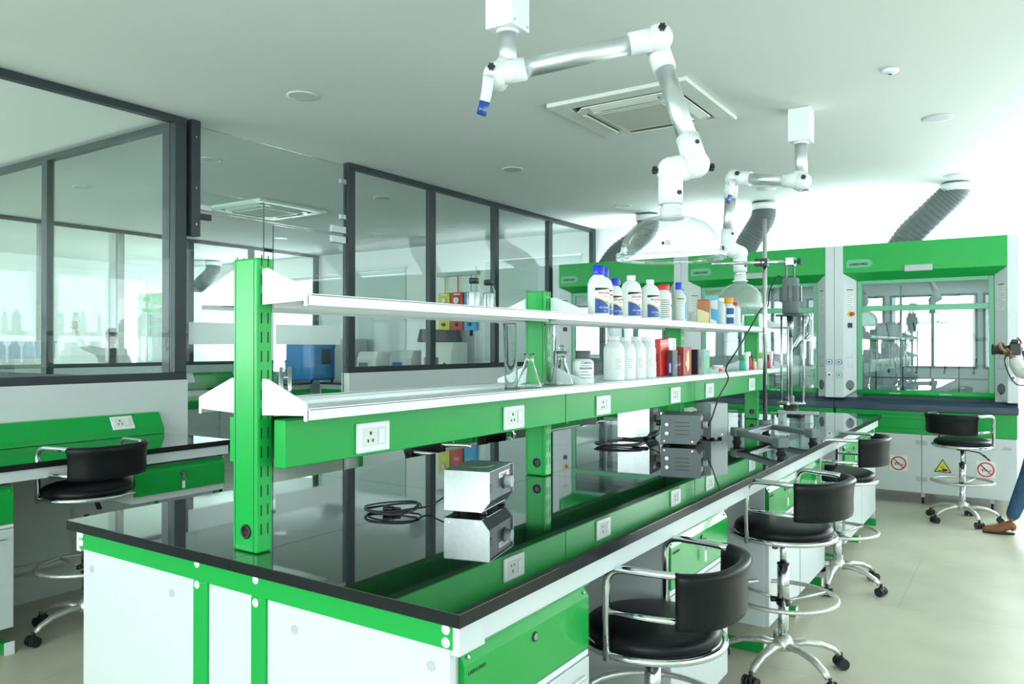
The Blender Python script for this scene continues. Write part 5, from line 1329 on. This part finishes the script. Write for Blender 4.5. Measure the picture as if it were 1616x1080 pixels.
# ------------------------------------------------------------------ people
def skin_body(name, verts, edges, radii, key, parent, root=0, sub=2):
    me = bpy.data.meshes.new(name); me.from_pydata([Vector(v) for v in verts], edges, []); me.materials.append(M[key])
    ob = bpy.data.objects.new(name, me); COL.objects.link(ob); ob.parent = parent
    md = ob.modifiers.new('skin', 'SKIN'); md.use_smooth_shade = True
    if not me.skin_vertices: me.skin_vertices.new()
    for i, r in enumerate(radii):
        sv = me.skin_vertices[0].data[i]; sv.radius = r if isinstance(r, tuple) else (r, r); sv.use_root = (i == root)
    s_ = ob.modifiers.new('sub', 'SUBSURF'); s_.levels = sub; s_.render_levels = sub
    for p in me.polygons: p.use_smooth = True
    return ob
def head(parent, c, yaw, hairlong=False, cap=False):
    """head with face, c = centre, facing direction yaw (about z)"""
    mx = Matrix.Translation(c) @ Matrix.Rotation(yaw, 4, 'Z')       # local +x is forward
    m_ = B('skin'); prof = [(.02, -.118), (.045, -.108), (.058, -.085), (.066, -.05), (.074, -.01), (.078, .03), (.074, .07), (.056, .10), (.03, .115), (.002, .12)]
    m_.lathe(prof, (0, 0, 0), 24, mx=mx @ Matrix.Diagonal((1.22, 1, 1, 1)))
    m_.tube([mx @ Vector(p) for p in ((.085, 0, .015), (.100, 0, -.01), (.112, 0, -.03), (.094, 0, -.04))], [.008, .010, .014, .006], 8)   # nose
    m_.tube([mx @ Vector(p) for p in ((.078, -.022, -.068), (.088, 0, -.066), (.078, .022, -.068))], [.004, .007, .004], 8)              # lips
    for s_ in (-1, 1): m_.tube([mx @ Vector((-.005, s_ * .078, .02)), mx @ Vector((-.012, s_ * .086, .0)), mx @ Vector((.0, s_ * .078, -.025))], [.010, .014, .008], 8, flat=(1, .6))
    hd_ = m_.build('head', parent, sub=1)
    ey = B('ink')
    for s_ in (-1, 1): ey.sphere(mx @ Vector((.082, s_ * .03, .005)), .011, 8)
    ey.build('eyes', hd_)
    hr_ = B('hair'); hr_.lathe([(.084, -.02 if not hairlong else -.10), (.088, .02), (.085, .07), (.064, .108), (.036, .126), (.002, .132)], (-.016, 0, 0), 24, mx=mx @ Matrix.Rotation(R(-14), 4, 'Y') @ Matrix.Diagonal((1.15, 1, 1, 1)), capb=False); hr_.build('hair', parent)
    if cap:
        c_ = B('darkcloth'); c_.lathe([(.092, .04), (.092, .08), (.07, .125), (.03, .142), (.002, .145)], (-.005, 0, 0), 24, mx=mx @ Matrix.Diagonal((1.18, 1, 1, 1))); c_.tube([mx @ Vector((.08, 0, .06)), mx @ Vector((.17, 0, .045))], [.06, .045], 12, flat=(.15, 1)); c_.build('cap', parent)
def hand(parent, wrist, d, n, curl=.6, key='skin', side=1, s=1.0):
    """open-ish hand: wrist point, direction d, palm normal n; five separate fingers"""
    d = Vector(d).normalized(); n = Vector(n); n = (n - d * n.dot(d)).normalized(); l = d.cross(n) * side; w_ = Vector(wrist)
    verts = [w_, w_ + d * .035 * s, w_ + d * .075 * s]; edges = [(0, 1), (1, 2)]; rad = [(.020, .026), (.016, .036), (.014, .036)]
    ob = skin_body('hand', verts, edges, rad, key, parent)
    for k, (off, ln) in enumerate(((-.030, .068), (-.010, .078), (.010, .073), (.028, .058))):
        b = w_ + d * .080 * s + l * off * s; pts = [b]; ang = 0
        for q, f in enumerate((.45, .32, .23)):
            ang += curl * (.7 if q == 0 else 1); dd = d * math.cos(ang) + n * math.sin(ang); pts.append(pts[-1] + dd * ln * f * s)
        skin_body('finger', [b - d * .02 * s] + pts, [(i, i + 1) for i in range(4)], [.0085, .009, .0085, .0078, .0065], key, ob, sub=1)
    b = w_ + d * .025 * s - l * .030 * s; t1 = b + (d * .6 - l * .8 + n * .3).normalized() * .035 * s; t2 = t1 + (d * .85 - l * .3 + n * .5).normalized() * .03 * s; t3 = t2 + (d * .9 + n * .4).normalized() * .022 * s
    skin_body('thumb', [b, t1, t2, t3], [(0, 1), (1, 2), (2, 3)], [.012, .0105, .0095, .007], key, ob, sub=1)
    return ob
# photographer at the right edge, facing -x, aiming a camera
px, py = .14, 7.26
e = thing('person', 'person in pale shirt, jeans and brown shoes raising a camera beside the right fume hood', 'person', (px, py, 0)); o = e.location.copy()
def W(*p): return (p[0] - o.x, p[1] - o.y, p[2])
pel = W(px + .02, py, .93); hipF = W(px + .0, py - .085, .90); hipB = W(px + .0, py + .085, .90)
kneeF = W(px - .115, py - .10, .50); ankF = W(px - .245, py - .12, .10)      # leg stretched towards the stool
kneeB = W(px + .02, py + .11, .49); ankB = W(px + .06, py + .12, .09)
waist = W(px + .06, py, 1.08); chest = W(px + .105, py, 1.30); neck = W(px + .085, py, 1.47); hdc = W(px + .055, py, 1.60)
shF = W(px + .09, py - .17, 1.41); shB = W(px + .09, py + .17, 1.41)
elF = W(px - .175, py - .20, 1.235); wrF = W(px - .235, py - .10, 1.395); elB = W(px - .03, py + .22, 1.20); wrB = W(px - .16, py + .09, 1.43)
skin_body('body', [pel, waist, chest, neck, hdc, shF, elF, wrF, shB, elB, wrB, hipF, kneeF, ankF, hipB, kneeB, ankB],
          [(0, 1), (1, 2), (2, 3), (3, 4), (2, 5), (5, 6), (6, 7), (2, 8), (8, 9), (9, 10), (0, 11), (11, 12), (12, 13), (0, 14), (14, 15), (15, 16)],
          [(.10, .13), (.09, .12), (.10, .14), .05, .05, .05, .036, .024, .05, .036, .024, .075, .052, .036, .075, .052, .036], 'skin', e)
skin_body('shirt', [(pel[0], pel[1], .98), waist, chest, (neck[0], neck[1], 1.44), shF, elF, lerp(elF, wrF, .85), shB, elB, lerp(elB, wrB, .85), (pel[0], pel[1], .90)],
          [(0, 1), (1, 2), (2, 3), (2, 4), (4, 5), (5, 6), (2, 7), (7, 8), (8, 9), (0, 10)],
          [(.125, .155), (.115, .14), (.125, .155), .06, .068, .055, .040, .068, .055, .040, (.135, .165)], 'shirt', e)
skin_body('jeans', [(pel[0], pel[1], .95), hipF, lerp(hipF, kneeF, .5), kneeF, lerp(kneeF, ankF, .55), lerp(kneeF, ankF, .97), hipB, lerp(hipB, kneeB, .5), kneeB, lerp(kneeB, ankB, .55), lerp(kneeB, ankB, .97)],
          [(0, 1), (1, 2), (2, 3), (3, 4), (4, 5), (0, 6), (6, 7), (7, 8), (8, 9), (9, 10)],
          [(.115, .15), .095, .082, .066, .057, .050, .095, .082, .066, .057, .050], 'denim', e)
head(e, Vector(hdc) + Vector((-.03, 0, .03)), PI, hairlong=False)
def shoe(ank, d, name='shoe'):
    a = Vector(ank); d = Vector(d).normalized(); z0 = .012
    skin_body(name, [a + Vector((0, 0, -.0)) - Vector((0, 0, a.z - .085)), Vector((a.x, a.y, .034)) - d * .035, Vector((a.x, a.y, .034)) + d * .05, Vector((a.x, a.y, .027)) + d * .12, Vector((a.x, a.y, .024)) + d * .185], [(0, 1), (0, 2), (2, 3), (3, 4)],
              [.042, (.038, .036), (.042, .040), (.035, .042), (.022, .030)], 'shoe', e, root=2)
shoe(ankF, (-1, -.15, 0)); shoe(ankB, (-.9, .25, 0))
m_ = B('rubber')
for a, d_ in ((ankF, Vector((-1, -.15, 0)).normalized()), (ankB, Vector((-.9, .25, 0)).normalized())):
    n_ = Vector((-d_.y, d_.x, 0)); pts = []
    for t in range(20):
        an = t * PI / 10; pp = Vector((a[0], a[1], 0)) + d_ * (.078 + .108 * math.cos(an)) + n_ * .036 * math.sin(an); pts.append((pp.x, pp.y))
    m_.prism(pts, .001, .016, 'z')
m_.build('shoe_sole', e)
hand(e, wrF, Vector((-.35, .35, .25)), (0, .3, .9), .55, side=1); hand(e, wrB, Vector((-.6, -.3, .3)), (.2, -.8, .2), .7, side=-1)
# camera body and lens (held thing)
ce = thing('photo_camera', 'black camera with long lens and strap held up by the person at the right edge', 'camera', (px - .20, py - .02, 1.44)); co = ce.location.copy()
B('black').box(px - .245, px - .17, py - .09, py + .06, 1.39, 1.485).box(px - .235, px - .185, py - .045, py + .015, 1.485, 1.515).build('camera_body', ce, co, bevel=.008)
ln = B('black'); mxl = Matrix.Translation((px - .24, py - .015, 1.435)) @ Matrix.Rotation(R(-90), 4, 'Y')
ln.lathe([(.036, -.01), (.038, .03), (.041, .035), (.041, .07), (.037, .075), (.039, .10), (.043, .105), (.043, .125), (.034, .127)], seg=28, mx=mxl); ln.build('lens', ce, co)
B('acryl').lathe([(.032, .1275), (.031, .129)], seg=24, mx=mxl).build('front_glass', ce, co)
stp = [(px - .235, py - .08, 1.43), (px - .275, py - .17, 1.36), (px - .245, py - .245, 1.24), (px - .19, py - .27, 1.17), (px - .10, py - .27, 1.18), (px - .02, py - .25, 1.23), (px + .04, py - .20, 1.33)]
P = [Vector(p) for p in stp]; fine = []
for i in range(len(P) - 1):
    p0 = P[max(i - 1, 0)]; p1 = P[i]; p2 = P[i + 1]; p3 = P[min(i + 2, len(P) - 1)]
    for k in range(6):
        t = k / 6; fine.append(.5 * (2 * p1 + (p2 - p0) * t + (2 * p0 - 5 * p1 + 4 * p2 - p3) * t * t + (-p0 + 3 * p1 - 3 * p2 + p3) * t ** 3))
B('black').tube(fine + [P[-1]], .013, 8, flat=(1, .4)).build('strap', ce, co)

# person in the outer room with one arm raised
qx, qy = -12.0, 6.66
e = thing('person', 'dark silhouetted person with cap and one raised arm in the outer room behind the glass', 'person', (qx, qy, 0))
pel = (0, 0, .93); waist = (0, 0, 1.06); chest = (0, 0, 1.27); neck = (0, 0, 1.46); hdc = (0, 0, 1.58)
rv = Vector((.6, .8, 0)); 
def S_(a, z): return tuple(rv * a + Vector((0, 0, z)))
shL, elL, wrL = S_(-.17, 1.38), S_(-.40, 1.45), S_(-.50, 1.72); shR, elR, wrR = S_(.17, 1.38), S_(.27, 1.12), S_(.22, .9)
skin_body('body', [pel, waist, chest, neck, hdc, shL, elL, wrL, shR, elR, wrR, S_(-.09, .9), S_(-.1, .48), S_(-.1, .08), S_(.09, .9), S_(.1, .48), S_(.1, .08)],
          [(0, 1), (1, 2), (2, 3), (3, 4), (2, 5), (5, 6), (6, 7), (2, 8), (8, 9), (9, 10), (0, 11), (11, 12), (12, 13), (0, 14), (14, 15), (15, 16)],
          [.10, .10, .11, .05, .05, .05, .038, .026, .05, .038, .026, .075, .052, .036, .075, .052, .036], 'skin', e)
skin_body('shirt', [pel, waist, chest, (0, 0, 1.43), shL, elL, lerp(elL, wrL, .6), shR, elR, lerp(elR, wrR, .8)], [(0, 1), (1, 2), (2, 3), (2, 4), (4, 5), (5, 6), (2, 7), (7, 8), (8, 9)],
          [.14, .13, .145, .06, .068, .055, .042, .068, .055, .042], 'darkcloth', e)
skin_body('trousers', [pel, S_(-.09, .9), S_(-.1, .48), S_(-.1, .09), S_(.09, .9), S_(.1, .48), S_(.1, .09)], [(0, 1), (1, 2), (2, 3), (0, 4), (4, 5), (5, 6)], [.13, .095, .066, .05, .095, .066, .05], 'darkcloth', e)
head(e, Vector(hdc) + Vector((.01, 0, .03)), R(-40), cap=True)
hand(e, wrL, (-.1, -.1, 1), (.8, -.6, 0), .5); hand(e, wrR, (.2, 0, -1), (.8, -.6, 0), .4, side=-1)
for s_ in (-1, 1):
    m_ = B('black'); a = Vector(S_(s_ * .1, 0)); m_.lathe([(.045, .0), (.045, .03), (.035, .07), (.03, .09)], seg=14, mx=Matrix.Translation(a + Vector((.05, -.04, 0))) @ Matrix.Rotation(R(-40), 4, 'Z') @ Matrix.Diagonal((2.4, 1, 1, 1))); m_.build('shoe', e)
tt = B('clear'); w0 = Vector((qx, qy, 0)) + Vector(S_(-.52, 1.80)); tb = tt.cyl(w0, w0 - Vector((.6, .8, 0)) * .26 - Vector((0, 0, .02)), .013, 12); tag(tb.build('test_tube', off=w0), 'clear test tube held in the raised hand of the silhouetted person', 'test tube')
bpy.data.objects[-1] if False else None
for ob_ in COL.objects:
    if ob_.name.startswith('test_tube'): ob_.location = w0
